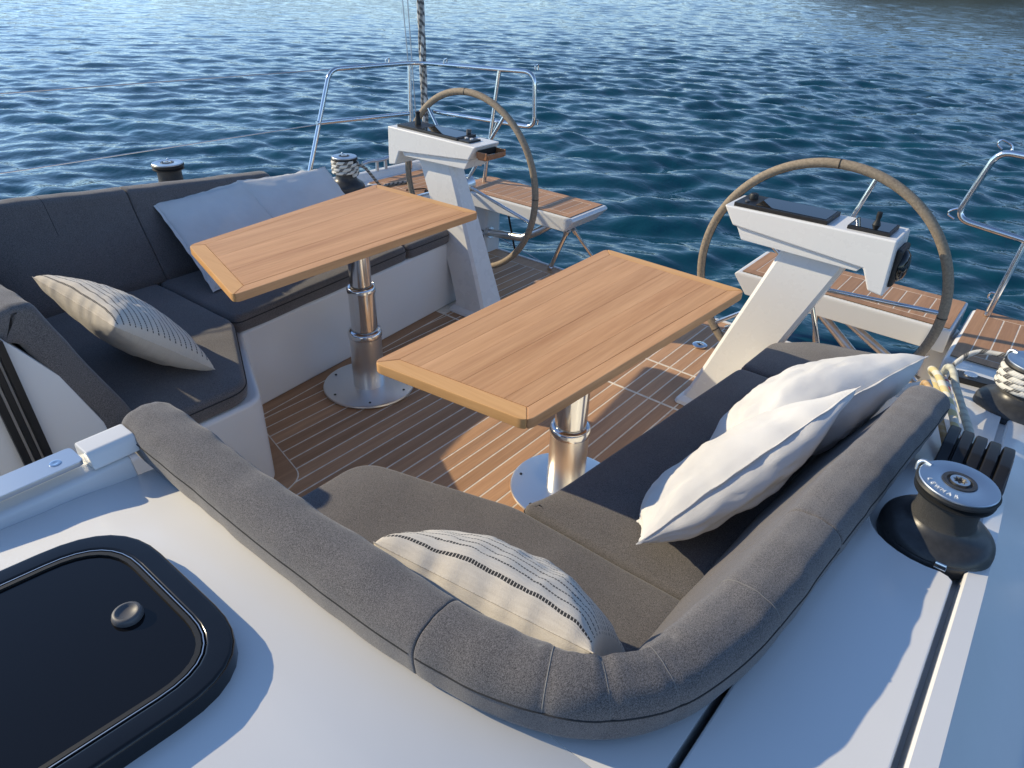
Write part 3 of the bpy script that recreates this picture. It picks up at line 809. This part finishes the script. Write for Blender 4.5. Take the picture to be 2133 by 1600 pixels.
# ================================================================== HELMS
def helm(s, label):
    t = thing('helm_pedestal', label, 'helm pedestal', (s * .66, 2.5, .004), 'white helm pedestals')
    # column: leaning box with foot
    b = B(); rings = []
    for z, x0, x1, y0, y1 in ((.004, .538, .795, 2.405, 2.62), (.018, .542, .79, 2.41, 2.615), (.035, .562, .775, 2.43, 2.60), (.06, .574, .772, 2.435, 2.595), (.2, .624, .822, 2.445, 2.59), (.40, .693, .902, 2.452, 2.58), (.60, .762, .983, 2.458, 2.565), (.752, .815, 1.045, 2.462, 2.555)):
        ch_ = .014
        rings.append([(s * x, y, z) for x, y in ((x0 + ch_, y0), (x1 - ch_, y0), (x1, y0 + ch_), (x1, y1 - ch_), (x1 - ch_, y1), (x0 + ch_, y1), (x0, y1 - ch_), (x0, y0 + ch_))])
    b.loft(rings, True, True); b.build('column', 'gel2', t, angle=28)
    # console: upper body with drop pod outboard, lower wedge
    up_ = [(.598, .872), (1.178, .880), (1.186, .692), (1.136, .700), (1.104, .768), (.642, .806)]
    b = B(); b.extrude([(s * x, z) for x, z in up_], 'Y', 2.40, 2.575); b.build('console', 'gel2', t, bevel=.007, seg=3, bang=25)
    lo = [(.652, .803), (1.100, .771), (1.085, .748), (.678, .757)]
    b = B(); b.extrude([(s * x, z) for x, z in lo], 'Y', 2.415, 2.565); b.build('underside', 'gel2', t, bevel=.004, seg=2, bang=25)
    def ztp(x): return .872 + (x - .598) / .58 * .008
    def slab(name, x0, x1, y0, y1, h0, h1, mat, par=t, bev=.002):
        b = B(); b.prism([(s * x0, y0), (s * x1, y0), (s * x1, y1), (s * x0, y1)], lambda x, y: ztp(abs(x)) + h0, lambda x, y: ztp(abs(x)) + h1)
        return b.build(name, mat, par, bevel=bev)
    if s > 0:
        pl = slab('plotter_frame', .628, .955, 2.412, 2.556, -.001, .014, 'black')
        slab('plotter_screen', .702, .945, 2.424, 2.548, .0142, .0152, 'screen', pl, 0)
        b = B(); b.lathe([(.016, 0), (.016, .014), (.013, .018), (.002, .018)], (s * .663, 2.50, ztp(.663) + .0142), 20); b.build('dial_knob', 'rubber', pl)
        b = B(); b.lathe([(.008, 0), (.008, .006), (.002, .006)], (s * .663, 2.445, ztp(.663) + .0142), 14); b.build('button', 'grey', pl)
        cp_ = slab('thruster_panel', 1.015, 1.148, 2.425, 2.545, -.001, .012, 'black')
        slab('panel_face', 1.022, 1.141, 2.432, 2.538, .0122, .0132, 'screen', cp_, 0)
        b = B(); b.lathe([(.013, 0), (.011, .006), (.007, .016), (.009, .03), (.008, .042), (.002, .044)], (s * 1.088, 2.488, ztp(1.088) + .0135), 16); b.build('joystick', 'rubber', cp_)
    else:
        pl = slab('plotter_frame', .735, 1.135, 2.425, 2.56, -.001, .012, 'black')
        slab('plotter_screen', .748, .985, 2.435, 2.55, .0122, .0132, 'screen', pl, 0)
        b = B(); b.lathe([(.016, 0), (.014, .02), (.009, .045), (.013, .058), (.003, .062)], (s * 1.065, 2.50, ztp(1.065) + .0125), 16); b.build('throttle_lever', 'rubber', pl)
        b = B(); b.lathe([(.012, 0), (.012, .016), (.002, .017)], (s * .775, 2.552, ztp(.775) + .0125), 14); b.build('dial_knob', 'grey', pl)
        cp_ = slab('thruster_panel', .665, .742, 2.43, 2.515, -.001, .008, 'black')
        for dx in (.688, .72):
            b = B(); b.lathe([(.008, 0), (.008, .005), (.002, .006)], (s * dx, 2.475, ztp(dx) + .0082), 14); b.build('button', 'white', cp_)
    if s > 0:   # compass on the outboard end
        xb = 1.1845; ey_ = 2.488
        b = B(); b.box(xb - .006, xb + .014, 2.43, 2.545, .716, .846); cmp_ = b.build('compass_bezel', 'black', t, bevel=.014, seg=3)
        pr = [(.054, .0), (.053, .004), (.040, .016), (.020, .022), (.001, .023)]; b = B(); seg = 28
        rings = [[(xb + .0142 + h, ey_ + r * math.cos(2 * math.pi * k / seg), .781 + r * math.sin(2 * math.pi * k / seg)) for k in range(seg)] for r, h in pr]
        b.loft(rings, True, True); b.build('compass_dome', 'screen', cmp_)
        b = B(); b.tube([(xb + .018, ey_ + .05 * math.cos(a), .781 + .05 * math.sin(a)) for a in [2 * math.pi * k / 24 for k in range(24)]], .0016, 6, True); b.build('compass_ring', 'satin', cmp_)
    else:       # drop-down holder on the inboard end
        b = B(); b.box(-.606, -.560, 2.425, 2.560, .812, .822); hol = b.build('holder_shelf', 'bronze', t, bevel=.002)
        for y0 in (2.422, 2.553):
            b = B(); b.box(-.612, -.552, y0, y0 + .009, .818, .848); b.build('holder_side', 'bronze', hol, bevel=.002)
        b = B(); b.box(-.559, -.551, 2.432, 2.552, .823, .838); b.build('holder_lip', 'bronze', hol, bevel=.001)
        b = B(); b.box(-.612, -.604, 2.432, 2.552, .824, .852); b.build('holder_back', 'rubber', hol)
    return t
helm(-1, 'white helm pedestal with leaning column behind the left table')
helm(1, 'white helm pedestal with plotter, joystick and end compass on the right')

def wheel(s, cx, cyy, cz, label):
    t = thing('steering_wheel', label, 'steering wheel', (s * cx, cyy, cz), 'leather covered steering wheels')
    c = Vector((s * cx, cyy, cz)); R = .45
    ring = [(c.x + R * math.cos(a), c.y, c.z + R * math.sin(a)) for a in [2 * math.pi * k / 96 for k in range(96)]]
    b = B(); b.tube(ring, .0165, 14, True); rim = b.build('rim', 'leather', t)
    b = B(); b.tube([(c.x + (R - .0162) * math.cos(a), c.y, c.z + (R - .0162) * math.sin(a)) for a in [2 * math.pi * k / 96 for k in range(96)]], .0014, 5, True); b.build('stitching', 'seamdark', rim)
    for a in (1.60, .02, -2.4):
        b = B(); p = [(c.x + R * math.cos(a + d), c.y, c.z + R * math.sin(a + d)) for d in (-.004, .004)]; b.tube(p, .0176, 14); b.build('whipping', 'black', rim)
    for k in range(5):
        a = math.radians((75 if s > 0 else 57) + 72 * k)
        b = B(); b.tube([(c.x + .03 * math.cos(a), c.y - .02, c.z + .03 * math.sin(a)), (c.x + (R - .012) * math.cos(a), c.y, c.z + (R - .012) * math.sin(a))], .0085, 10); b.build('spoke', 'steel', t)
    b = B(); b.tube([(c.x, c.y - .06, c.z), (c.x, c.y - .02, c.z), (c.x, c.y + .015, c.z), (c.x, c.y + .03, c.z)], .04, 20, radii=[.03, .045, .045, .02]); b.build('hub', 'satin', t)
    # shaft back to the pedestal column
    b = B(); b.tube([(c.x, c.y - .055, c.z), (s * .86, 2.55, cz)], .018, 12); b.build('shaft', 'steel', t)
    return t
wheel(-1, .935, 2.718, .584, 'brown leather steering wheel behind the left table')
wheel(1, .902, 2.644, .576, 'large brown leather steering wheel at the right helm')

# ================================================================== TEAK DECK PANELS, HELM SEATS
def teak_strips(parent, x0, x1, y0, y1, z, border=.045, pitch=.058, gap=.0026, mat='deckteak'):
    """margin boards and fore-and-aft strips over a pale caulk bed"""
    b = B(); b.box(x0, x1, y0, y1, z, z + .003); b.build('caulk_bed', 'caulkline', parent, smooth=False)
    z1 = z + .0038
    def pc(a0, a1, c0, c1, nm):
        b = B(); b.box(a0, a1, c0, c1, z + .0005, z1); b.build(nm, mat, parent, smooth=False)
    pc(x0, x1, y0, y0 + border, 'margin_board'); pc(x0, x1, y1 - border, y1, 'margin_board')
    pc(x0, x0 + border, y0 + border + .0002, y1 - border - .0002, 'margin_board'); pc(x1 - border, x1, y0 + border + .0002, y1 - border - .0002, 'margin_board')
    n = max(1, round((x1 - x0 - 2 * border) / pitch)); wd = (x1 - x0 - 2 * border) / n
    for i in range(n): pc(x0 + border + i * wd + gap * (1.6 if i == 0 else 1), x0 + border + (i + 1) * wd - gap * (1.6 if i == n - 1 else 1), y0 + border + 2 * gap, y1 - border - 2 * gap, 'plank')
for s, lab in ((-1, 'white helm bench with teak strips behind the left wheel'), (1, 'white helm bench with teak strips behind the right wheel')):
    t = thing('helm_bench', lab, 'bench', (s * .94, 3.2, .30), 'teak topped helm benches')
    xi, xo = .497, 1.375
    b = B(); y0, y1 = (2.985, 3.345) if s > 0 else (3.06, 3.41)
    def q(x, y, z): return (s * x, y, z)
    tk = .105 if s > 0 else .088
    ring0 = [(xi - .018, y0), (xo, y0), (xo, y1), (xi - .018, y1)]
    ring1 = [(xi + .045, y0 + .012), (xo, y0 + .012), (xo, y1 - .012), (xi + .045, y1 - .012)]
    rings = [[q(x, y, .413 - tk) for x, y in ring1], [q(x - (.0 if x > 1 else .003), y, .398) for x, y in ring0], [q(x + (.0 if x > 1 else .012), y, .413) for x, y in ring0]]
    b.loft(rings, True, True); b.build('bench_body', 'gel', t, bevel=.006, seg=2, bang=25)
    x0, x1 = sorted((s * (xi + .012), s * (xo - .01)))
    teak_strips(t, x0, x1, y0 + .012, y1 - .012, .4134)
for s, lab in ((-1, 'left'), (1, 'right')):
    x0, x1 = sorted((s * 1.412, s * 1.80))
    host = struct(B().box(x0 - .001, x1 + .001, 2.77, 3.312, .4025, .4045).build('teak_deck', 'caulkline', smooth=False))
    teak_strips(host, x0, x1, 2.772, 3.31, .4050, .05, .063)
# struts under the helm benches
def strut(label, pts, r, mat='steel', name='bench_strut', group='stainless struts under the helm benches'):
    t = thing(name, label, 'strut', pts[0], group)
    b = B(); b.tube(pts, r, 12); b.build('tube', mat, t)
    b = B(); d = (Vector(pts[-1]) - Vector(pts[-2])).normalized(); b.tube([Vector(pts[-1]) - d * .03, Vector(pts[-1])], r * 1.5, 12); b.build('end_fitting', 'steel', t)
    b = B(); d = (Vector(pts[1]) - Vector(pts[0])).normalized(); b.tube([Vector(pts[0]), Vector(pts[0]) + d * .03], r * 1.4, 12); b.build('end_fitting', 'steel', t)
strut('bright strut from the left bench tip down to the sole edge', [(-.735, 3.235, .008), (-.548, 3.12, .325)], .0125)
strut('strut from the left bench tip down toward the water, right of its twin', [(-.44, 3.42, -.02), (-.53, 3.15, .325)], .0105)
strut('dark tubular bar crossing behind the left wheel below the bench', [(-1.20, 3.20, .135), (-.90, 3.17, .18), (-.80, 3.20, .24), (-.70, 3.25, .318)], .024, 'satin')
strut('thin upright strut right of the right helm column', [(.935, 3.12, -.12), (.835, 3.09, .315)], .011)
strut('warm reflecting tube under the right bench, left of the pair', [(1.20, 3.05, .05), (.828, 3.12, .30)], .020, 'satin')
strut('warm reflecting tube under the right bench, right of the pair', [(1.32, 3.05, .13), (.905, 3.12, .315)], .018, 'satin')
strut('thin black post hanging from the left bench behind the wheel', [(-.985, 3.22, .02), (-.99, 3.13, .33)], .006, 'ropeb', 'cord_post', None)
strut('short bright tube beside the right helm column foot', [(.42, 3.20, .02), (.56, 3.12, .13)], .009)
o = B().tube([(-1.25, 3.28, .10), (-.6, 3.40, -.11), (-.2, 3.46, -.22)], .003, 6).build('safety_wire', 'wire'); tag(o, 'thin pale wire sagging across the water behind the left strut', 'wire')

# ================================================================== WINCHES
def winch(x, y, z, label, scale=1.0, h=1.0, wraps=0, text=False, face=math.radians(150)):
    t = thing('winch', label, 'winch', (x, y, z), 'black deck winches'); c = (x, y, z); k = scale
    b = B(); b.lathe([(.100 * k, 0), (.101 * k, .004 * h), (.101 * k, .022 * h), (.099 * k, .024 * h), (.0985 * k, .026 * h), (.100 * k, .028 * h), (.098 * k, .034 * h), (.092 * k, .041 * h), (.081 * k, .047 * h), (.068 * k, .053 * h), (.060 * k, .060 * h), (.057 * k, .066 * h)], c, 48); b.build('base', 'winchblack', t, angle=50)
    b = B(); b.lathe([(.057 * k, .0655 * h), (.0545 * k, .072 * h), (.0535 * k, .085 * h), (.0535 * k, .112 * h), (.058 * k, .121 * h)], c, 40, False); b.build('drum', 'grit', t)
    b = B(); b.lathe([(.057 * k, .1205 * h), (.0685 * k, .1225 * h), (.0695 * k, .127 * h), (.062 * k, .130 * h), (.062 * k, .133 * h), (.0705 * k, .136 * h), (.0715 * k, .141 * h), (.069 * k, .1445 * h), (.03 * k, .1445 * h)], c, 48); b.build('self_tailer', 'rubber', t, angle=35)
    b = B(); b.lathe([(.028 * k, .1446 * h), (.0675 * k, .1446 * h), (.0675 * k, .1475 * h), (.066 * k, .149 * h), (.032 * k, .1505 * h), (.029 * k, .149 * h)], c, 48, False); cap = b.build('cap_ring', 'alu', t, angle=35)
    b = B(); b.lathe([(.0295 * k, .146 * h), (.029 * k, .1515 * h), (.022 * k, .1515 * h), (.020 * k, .147 * h), (.001, .147 * h)], c, 32); b.build('centre_boss', 'winchblack', t)
    st = []
    for j in range(32):
        a = 2 * math.pi * j / 32; st.append((a, (.0105 + .0022 * math.cos(8 * a)) * k))
    rings = [[(x + .0165 * k * math.cos(a), y + .0165 * k * math.sin(a), z + .1472 * h) for a, r in st], [(x + .0165 * k * math.cos(a), y + .0165 * k * math.sin(a), z + .1535 * h) for a, r in st],
             [(x + r * math.cos(a), y + r * math.sin(a), z + .1535 * h) for a, r in st], [(x + r * .95 * math.cos(a), y + r * .95 * math.sin(a), z + .1475 * h) for a, r in st]]
    b = B(); b.loft(rings, True, False); b.build('handle_socket', 'satin', t, angle=30)
    # feeder arm
    fa = face; d = Vector((math.cos(fa), math.sin(fa), 0)); n_ = Vector((-d.y, d.x, 0)); p0 = Vector(c) + d * .055 * k
    b = B(); b.tube(spline([p0 + Vector((0, 0, .149 * h)), p0 + d * .014 * k + Vector((0, 0, .1495 * h)), p0 + d * .021 * k + n_ * .004 + Vector((0, 0, .144 * h)), p0 + d * .019 * k + n_ * .008 + Vector((0, 0, .130 * h))], 5), .0048 * k, 10)
    b.build('feeder_arm', 'alu', t)
    if wraps:
        pts = []; NN = 24 * wraps
        for j in range(NN + 1):
            a = 2 * math.pi * j / 24; pts.append((x + .066 * k * math.cos(a), y + .066 * k * math.sin(a), z + (.079 + .012 * 2.25 * j / 24 / wraps * (wraps / 2.0)) * h))
        rp = B(); rp.tube(pts, .0095 * k, 10); o = rp.build('rope_turns', 'ropew', None); tag(o, 'white rope wound around the ' + ('left winch beside the white pillows' if x < 0 else 'far right winch at the picture edge'), 'rope', 'ropes on winches')
    if text:
        word = 'LEWMAR'; R = .0525 * k
        for i, chh in enumerate(word):
            a = math.radians(212 + i * 12.5)
            cu = bpy.data.curves.new('letter', 'FONT'); cu.body = chh; cu.size = .0118 * k; cu.align_x = 'CENTER'; cu.align_y = 'CENTER'; cu.extrude = .0004
            tmp = bpy.data.objects.new('tmp', cu); COL.objects.link(tmp); bpy.context.view_layer.update()
            me_ = bpy.data.meshes.new_from_object(tmp.evaluated_get(bpy.context.evaluated_depsgraph_get())); bpy.data.objects.remove(tmp)
            lo_ = bpy.data.objects.new('letter', me_); COL.objects.link(lo_); me_.materials.clear(); me_.materials.append(M['letter']); lo_.parent = cap
            lo_.location = (x + R * math.cos(a) - c[0], y + R * math.sin(a) - c[1], .1503 * h); lo_.rotation_euler = (0, 0, a + math.pi / 2)
    return t
OFF_W = None
w1 = winch(1.572, 1.315, .648, 'near black winch with bright cap ring on the right coaming', 1.0, 1.0, 0, True, math.radians(158))
winch(1.645, 2.36, .452, 'black winch with white rope at the right picture edge', 1.12, 1.25, 4)
winch(-1.585, 1.47, .635, 'lone black winch standing behind the left backrest', .95, 1.02)
winch(-1.615, 2.46, .448, 'black winch wrapped in white rope above the left table', 1.0, 1.35, 4)
for sx, sy_, lab in ((1.448, 1.262, 'small stainless hinge beside the near winch recess, backrest side'), (1.598, 1.208, 'small stainless hinge beside the near winch recess, outboard side')):
    t = thing('panel_hinge', lab, 'hinge', (sx, sy_, zroof(0, sy_)), 'small hinges by the winch')
    b = B(); b.box(sx - .010, sx + .010, sy_ - .006, sy_ + .006, zroof(0, sy_) + .0012, zroof(0, sy_) + .0042); b.build('leaf', 'steel', t, bevel=.001)
    b = B(); b.tube([(sx - .009, sy_ + .008, zroof(0, sy_) + .004), (sx + .009, sy_ + .008, zroof(0, sy_) + .004)], .003, 8); b.build('knuckle', 'steel', t)

# rope clutches on the right coaming
t = thing('rope_clutch', 'row of five black rope clutch levers behind the near right winch', 'rope clutch', (1.585, 1.72, .575))
b = B(); b.prism([(1.515, 1.60), (1.655, 1.575), (1.658, 1.80), (1.517, 1.83)], lambda x, y: zr(y) - .004, lambda x, y: zr(y) + .042); b.build('body', 'black', t, bevel=.006)
for k in range(5):
    xc = 1.529 + k * .0285; yo = 1.60 - k * .006
    prof = [(yo - .010, .030), (yo - .012, .046), (yo + .03, .060), (yo + .06, .080), (yo + .12, .094), (yo + .17, .090), (yo + .195, .072), (yo + .195, .045), (yo + .12, .030)]
    pr = [(y, zr(y) + h) for y, h in prof]
    b = B(); b.extrude(pr, 'X', xc - .0122, xc + .0122); b.build('lever', 'black', t, bevel=.005, seg=2, bang=20)
    b = B(); b.box(xc + .0124, xc + .0160, yo + .00, yo + .15, zr(yo + .1) + .02, zr(yo + .1) + .060); b.build('cheek', 'grey', t, bevel=.001)
    b = B(); b.tube([(xc - .012, yo + .012, zr(yo) + .034), (xc + .0118, yo + .012, zr(yo) + .034)], .003, 8); b.build('pin', 'satin', t)

# ropes from the clutches round to the cockpit end
def rope(name, label, pts, r, mat, cat='rope', n=8):
    o = B().tube(spline(pts, n), r, 10).build(name, mat); tag(o, label, cat, None); return o
rope('rope', 'yellow rope looping from the clutches over the coaming end', [(1.545, 1.77, .600), (1.52, 1.90, .605), (1.475, 2.05, .60), (1.43, 2.17, .595), (1.405, 2.24, .575), (1.412, 2.30, .53), (1.45, 2.27, .49)], .0105, 'ropey')
rope('rope', 'orange brown rope beside the yellow one at the coaming end', [(1.527, 1.77, .598), (1.49, 1.92, .585), (1.45, 2.06, .572), (1.415, 2.16, .56), (1.40, 2.22, .53), (1.405, 2.25, .48)], .0085, 'ropeo')
rope('rope', 'cream rope running from the clutches across the white coaming', [(1.585, 1.775, .598), (1.56, 1.92, .580), (1.525, 2.06, .565), (1.485, 2.20, .56), (1.455, 2.30, .565), (1.435, 2.36, .54), (1.43, 2.41, .47)], .0105, 'ropec')
rope('rope', 'thin red and white rope between the yellow and cream ropes', [(1.555, 1.86, .57), (1.52, 2.0, .55), (1.485, 2.13, .55), (1.455, 2.22, .56), (1.44, 2.30, .53)], .0065, 'roper')
rope('rope', 'white rope with black flecks stretched to the right edge', [(1.44, 2.37, .50), (1.452, 2.43, .535), (1.49, 2.485, .565), (1.56, 2.50, .575), (1.62, 2.485, .585), (1.715, 2.37, .60)], .0082, 'ropew')
# black turning block plate at the coaming end
t = thing('turning_block', 'flat black turning block at the end of the right coaming', 'block', (1.51, 2.50, .44))
b = B(); b.prism(xy(fillet([(1.44, 2.47, 0), (1.60, 2.50, 0), (1.605, 2.56, 0), (1.46, 2.57, 0)], .02, 4, True)), lambda x, y: zr(y) - .002, lambda x, y: zr(y) + .020); b.build('cheek', 'black', t, bevel=.003)
b = B(); b.lathe([(.02, .02), (.02, .026), (.004, .026)], (1.50, 2.53, zr(2.53)), 16); b.build('axle', 'satin', t)
# dark sole of the groove-side fitting near the winch and slide stop
t = thing('pad_eye', 'small pad eye on the outer slope of the right side deck', 'pad eye', (1.79, 1.24, .49))
b = B(); b.tube(fillet([(1.783, 1.222, .478), (1.776, 1.222, .505), (1.790, 1.268, .505), (1.797, 1.268, .478)], .006, 4), .0028, 8); b.build('bow', 'winchblack', t)
b = B(); b.prism([(1.772, 1.21), (1.80, 1.206), (1.812, 1.280), (1.784, 1.284)], .476, .482); b.build('base', 'grey', t, bevel=.002)

# ================================================================== DECK HATCH
t = thing('deck_hatch', 'tinted deck hatch with black rounded frame on the near coachroof', 'hatch', (.70, .03, .78))
def rr_poly(x0, x1, y0, y1, r): return xy(fillet([(x0, y0, 0), (x1, y0, 0), (x1, y1, 0), (x0, y1, 0)], r, 8, True))
zh = lambda h: (lambda x, y: .7662 + .085 * (.258 - y) + h)
def ringprism(outer, inner, h0, h1, name, mat, par, bevel=.0):
    b = B(); n = len(outer)
    vs = [(x, y, zh(h0)(x, y)) for x, y in outer] + [(x, y, zh(h1)(x, y)) for x, y in outer] + [(x, y, zh(h1)(x, y)) for x, y in inner] + [(x, y, zh(h0)(x, y)) for x, y in inner]
    fs = []
    for i in range(n):
        j = (i + 1) % n
        for a in range(4):
            c = (a + 1) % 4; fs.append((a * n + i, a * n + j, c * n + j, c * n + i))
    b.add(vs, fs); return b.build(name, mat, par, bevel=bevel, seg=3, bang=50)
HX0, HX1, HY0, HY1 = .522, .926, -.36, .277
fr = ringprism(rr_poly(HX0, HX1, HY0, HY1, .125), rr_poly(HX0 + .034, HX1 - .034, HY0 + .034, HY1 - .034, .095), -.004, .032, 'frame', 'hatchframe', t, .006)
ringprism(rr_poly(HX0 + .0345, HX1 - .0345, HY0 + .0345, HY1 - .0345, .0945), rr_poly(HX0 + .0358, HX1 - .0358, HY0 + .0358, HY1 - .0358, .093), .024, .0318, 'trim', 'alu', t)
ringprism(rr_poly(HX0 + .038, HX1 - .038, HY0 + .038, HY1 - .038, .0915), rr_poly(HX0 + .044, HX1 - .044, HY0 + .044, HY1 - .044, .087), .022, .0315, 'gasket', 'rubber', t)
b = B(); b.prism(rr_poly(HX0 + .041, HX1 - .041, HY0 + .041, HY1 - .041, .089), zh(.014), zh(.028)); b.build('pane', 'glass', t)
b = B(); c = (.735, .185, zh(.0281)(.735, .185)); b.lathe([(.020, 0), (.0205, .004), (.019, .009), (.0165, .011), (.0145, .011), (.011, .008), (.003, .0065)], c, 32); b.build('latch_knob', 'grey', t)

# companionway slide rail (aluminium strip) with its screw
t = thing('slide_rail', 'pale aluminium slide rail beside the companionway opening', 'rail', (.335, -.2, .80))
b = B(); pl_ = fillet([(.306, -1.4, 0), (.364, -1.4, 0), (.364, .292, 0), (.306, .292, 0)], .010, 3, True); b.prism(xy(pl_), .812, .822); b.build('strip', 'alu', t, bevel=.0015)
for y in (-.1, -.45): 
    b = B(); b.box(.318, .35, y, y + .06, .7955, .8115); b.build('spacer', 'gel', t)
for y in (.255, -.07):
    b = B(); b.lathe([(.0095, 0), (.0095, .0008), (.006, .0016), (.003, .0004), (.001, .0004)], (.338, y, .8221), 18); b.build('screw', 'steel', t)
b = B(); b.extrude([(.302, .796), (.302, .822), (.308, .826), (.352, .826), (.362, .818), (.372, .796)], 'Y', .300, .385); struct(b.build('slide_stop', 'gel', bevel=.004, seg=2))

# ================================================================== PUSHPIT, STAYS, LINES
def tubes(t, lst, r=.0125, mat='steel', name='rail'):
    for pts, nm in lst:
        b = B(); b.tube(pts, r if nm != 'clip' else .005, 12 if nm != 'clip' else 8); b.build(nm, mat, t)
t = thing('pushpit', 'stainless stern rail on the left quarter behind the wheel', 'stern rail', (-1.85, 2.9, .44), 'stainless stern rails')
top = fillet([(-1.85, 2.345, .42), (-1.85, 2.60, 1.052), (-1.85, 3.26, 1.040), (-1.00, 3.345, 1.068), (-.985, 3.345, .775), (-1.78, 3.335, .755)], [0, .06, .10, .07, .06, 0], 8)
low = fillet([(-1.85, 2.475, .785), (-1.855, 3.19, .752)], .02, 2)
tubes(t, [(top, 'rail'), (low, 'lower_rail'), ([(-1.852, 3.20, 1.04), (-1.85, 3.17, .41)], 'post'), ([(-1.235, 3.32, 1.055), (-1.30, 3.27, .41)], 'post'), ([(-1.245, 3.33, .77), (-1.37, 3.31, .50)], 'brace')])
for (x, y, z) in ((-1.85, 3.02, 1.046), (-1.63, 3.283, 1.046), (-1.0, 3.36, 1.07), (-.985, 3.36, .78)):
    b = B(); b.tube(fillet([(x, y - .01, z + .008), (x, y - .012, z + .035), (x + .004, y + .014, z + .037), (x, y + .012, z + .008)], .01, 3), .0045, 8); b.build('clip', 'steel', t)
t = thing('pushpit', 'stainless stern rail at the right picture edge', 'stern rail', (1.47, 3.2, .41), 'stainless stern rails')
top = fillet([(1.76, 3.20, 1.03), (1.278, 3.30, 1.032), (1.215, 3.30, .757), (1.47, 3.295, .727), (1.80, 3.22, .73)], [0, .05, .06, 0, 0], 8)
tubes(t, [(top, 'rail'), ([(1.478, 3.30, .73), (1.456, 3.262, .41)], 'post'), ([(1.76, 3.20, 1.03), (1.84, 3.0, .45)], 'post')])
for p in ([(1.285, 3.305, 1.04), (1.262, 3.305, 1.055), (1.272, 3.305, 1.075), (1.31, 3.305, 1.062), (1.318, 3.305, 1.04)], [(1.222, 3.305, .80), (1.19, 3.305, .782), (1.185, 3.305, .765), (1.215, 3.305, .752)], [(1.46, 3.29, .50), (1.435, 3.29, .50), (1.432, 3.29, .475), (1.453, 3.285, .465)]):
    b = B(); b.tube(fillet(p, .01, 3), .0042, 8); b.build('clip', 'steel', t)
for k, (z0, z1, lab) in enumerate(((1.085, 1.052, 'upper'), (.79, .778, 'lower'))):
    o = B().tube([(-1.85, -1.5, z0 + .05), (-1.85, 1.0, z0), (-1.85, 2.60 if k == 0 else 2.47, z1)], .0028, 6).build('lifeline', 'wire'); tag(o, lab + ' wire lifeline running over the water at the left', 'lifeline', 'lifelines')
# backstay tackle and thin stays
bs = thing('backstay_tackle', 'bundle of grey and white ropes rising from the left stern', 'rope', (-1.81, 3.284, .41))
for k in range(4):
    a = k * math.pi / 2
    pts = []
    for j in range(60):
        z = .46 + j * .09; q = a + z * 9
        pts.append((-1.812 - .013 * (z - .42) + .013 * math.cos(q), 3.284 + .013 * math.sin(q), z))
    b = B(); b.tube(pts, .0105, 8); b.build('strand', 'ropew' if k % 2 else 'ropeg', bs)
b = B(); b.lathe([(.03, 0), (.03, .01), (.022, .03), (.02, .06), (.004, .065)], (-1.811, 3.284, .404), 20); b.build('chainplate', 'steel', bs)
for k, (x, dx) in enumerate(((-1.885, -.05), (-1.905, -.075))):
    o = B().tube([(x, 3.284, .44), (x + dx, 3.284, 1.4), (x + dx * 4, 3.284, 4.4)], .0035, 6).build('stay_wire', 'wire'); tag(o, ('right' if k == 0 else 'left') + ' one of two thin stay wires beside the backstay ropes', 'wire', 'thin stay wires')
# coil of rope at its foot
pts = []
for j in range(90):
    a = j * .42; pts.append((-1.70 + (.035 + .004 * math.sin(j * 1.7)) * math.cos(a), 3.262 + .03 * math.sin(a), .425 + .0021 * j * (1 + .0) % .19 + .002 * math.sin(j)))
o = B().tube([(-1.70 + .022 * math.sin(k * 1.9) + .006 * k % .05, 3.27 + .012 * math.cos(k * 2.3), .43 + .16 * abs(math.sin(k * .9))) for k in range(26)], .009, 8).build('rope_hank', 'ropeg'); tag(o, 'small hank of grey rope hanging below the left helm console', 'rope')
# mooring cleat on the left bulwark
t = thing('mooring_cleat', 'silver mooring cleat on the left bulwark beyond the winch', 'cleat', (-1.88, 2.95, .445))
b = B(); b.tube(spline([(-1.88, 2.80, .502), (-1.88, 2.86, .508), (-1.88, 2.95, .500), (-1.88, 3.04, .508), (-1.88, 3.10, .502)], 6), .011, 10, radii=None); b.build('horn', 'alu', t)
for y in (2.915, 2.985):
    b = B(); b.tube([(-1.88, y, .436), (-1.88, y, .50)], .011, 10); b.build('stem', 'alu', t)
# sheet from the left winch down to the deck, and loose dark line
rope('rope', 'grey sheet running from the left winch down to the deck', [(-1.552, 2.49, .612), (-1.565, 2.56, .575), (-1.60, 2.66, .48), (-1.63, 2.73, .425), (-1.66, 2.80, .418), (-1.62, 2.95, .418)], .0085, 'ropeg')
rope('rope', 'loose black cord lying on the left quarter teak', [(-1.50, 2.80, .417), (-1.44, 2.90, .418), (-1.40, 2.86, .418), (-1.42, 3.02, .418), (-1.44, 3.14, .418)], .004, 'ropeb')
b = B(); b.box(-1.70, -1.50, 2.62, 2.70, .40, .432); o = b.build('sheet_block', 'winchblack', bevel=.008); tag(o, 'low dark sheet block on deck beside the left winch rope', 'block')
# painted letter on the left transom pillar
cu = bpy.data.curves.new('letter', 'FONT'); cu.body = 'G'; cu.size = .085; cu.extrude = .0006; tmp = bpy.data.objects.new('tmp', cu); COL.objects.link(tmp); bpy.context.view_layer.update()
me_ = bpy.data.meshes.new_from_object(tmp.evaluated_get(bpy.context.evaluated_depsgraph_get())); bpy.data.objects.remove(tmp)
lo_ = bpy.data.objects.new('letter', me_); COL.objects.link(lo_); me_.materials.clear(); me_.materials.append(M['grey']); lo_.location = (-1.275, 3.179, .09); lo_.rotation_euler = (math.pi / 2, 0, 0)
tag(lo_, 'grey letter on the white pillar behind the left helm', 'lettering')
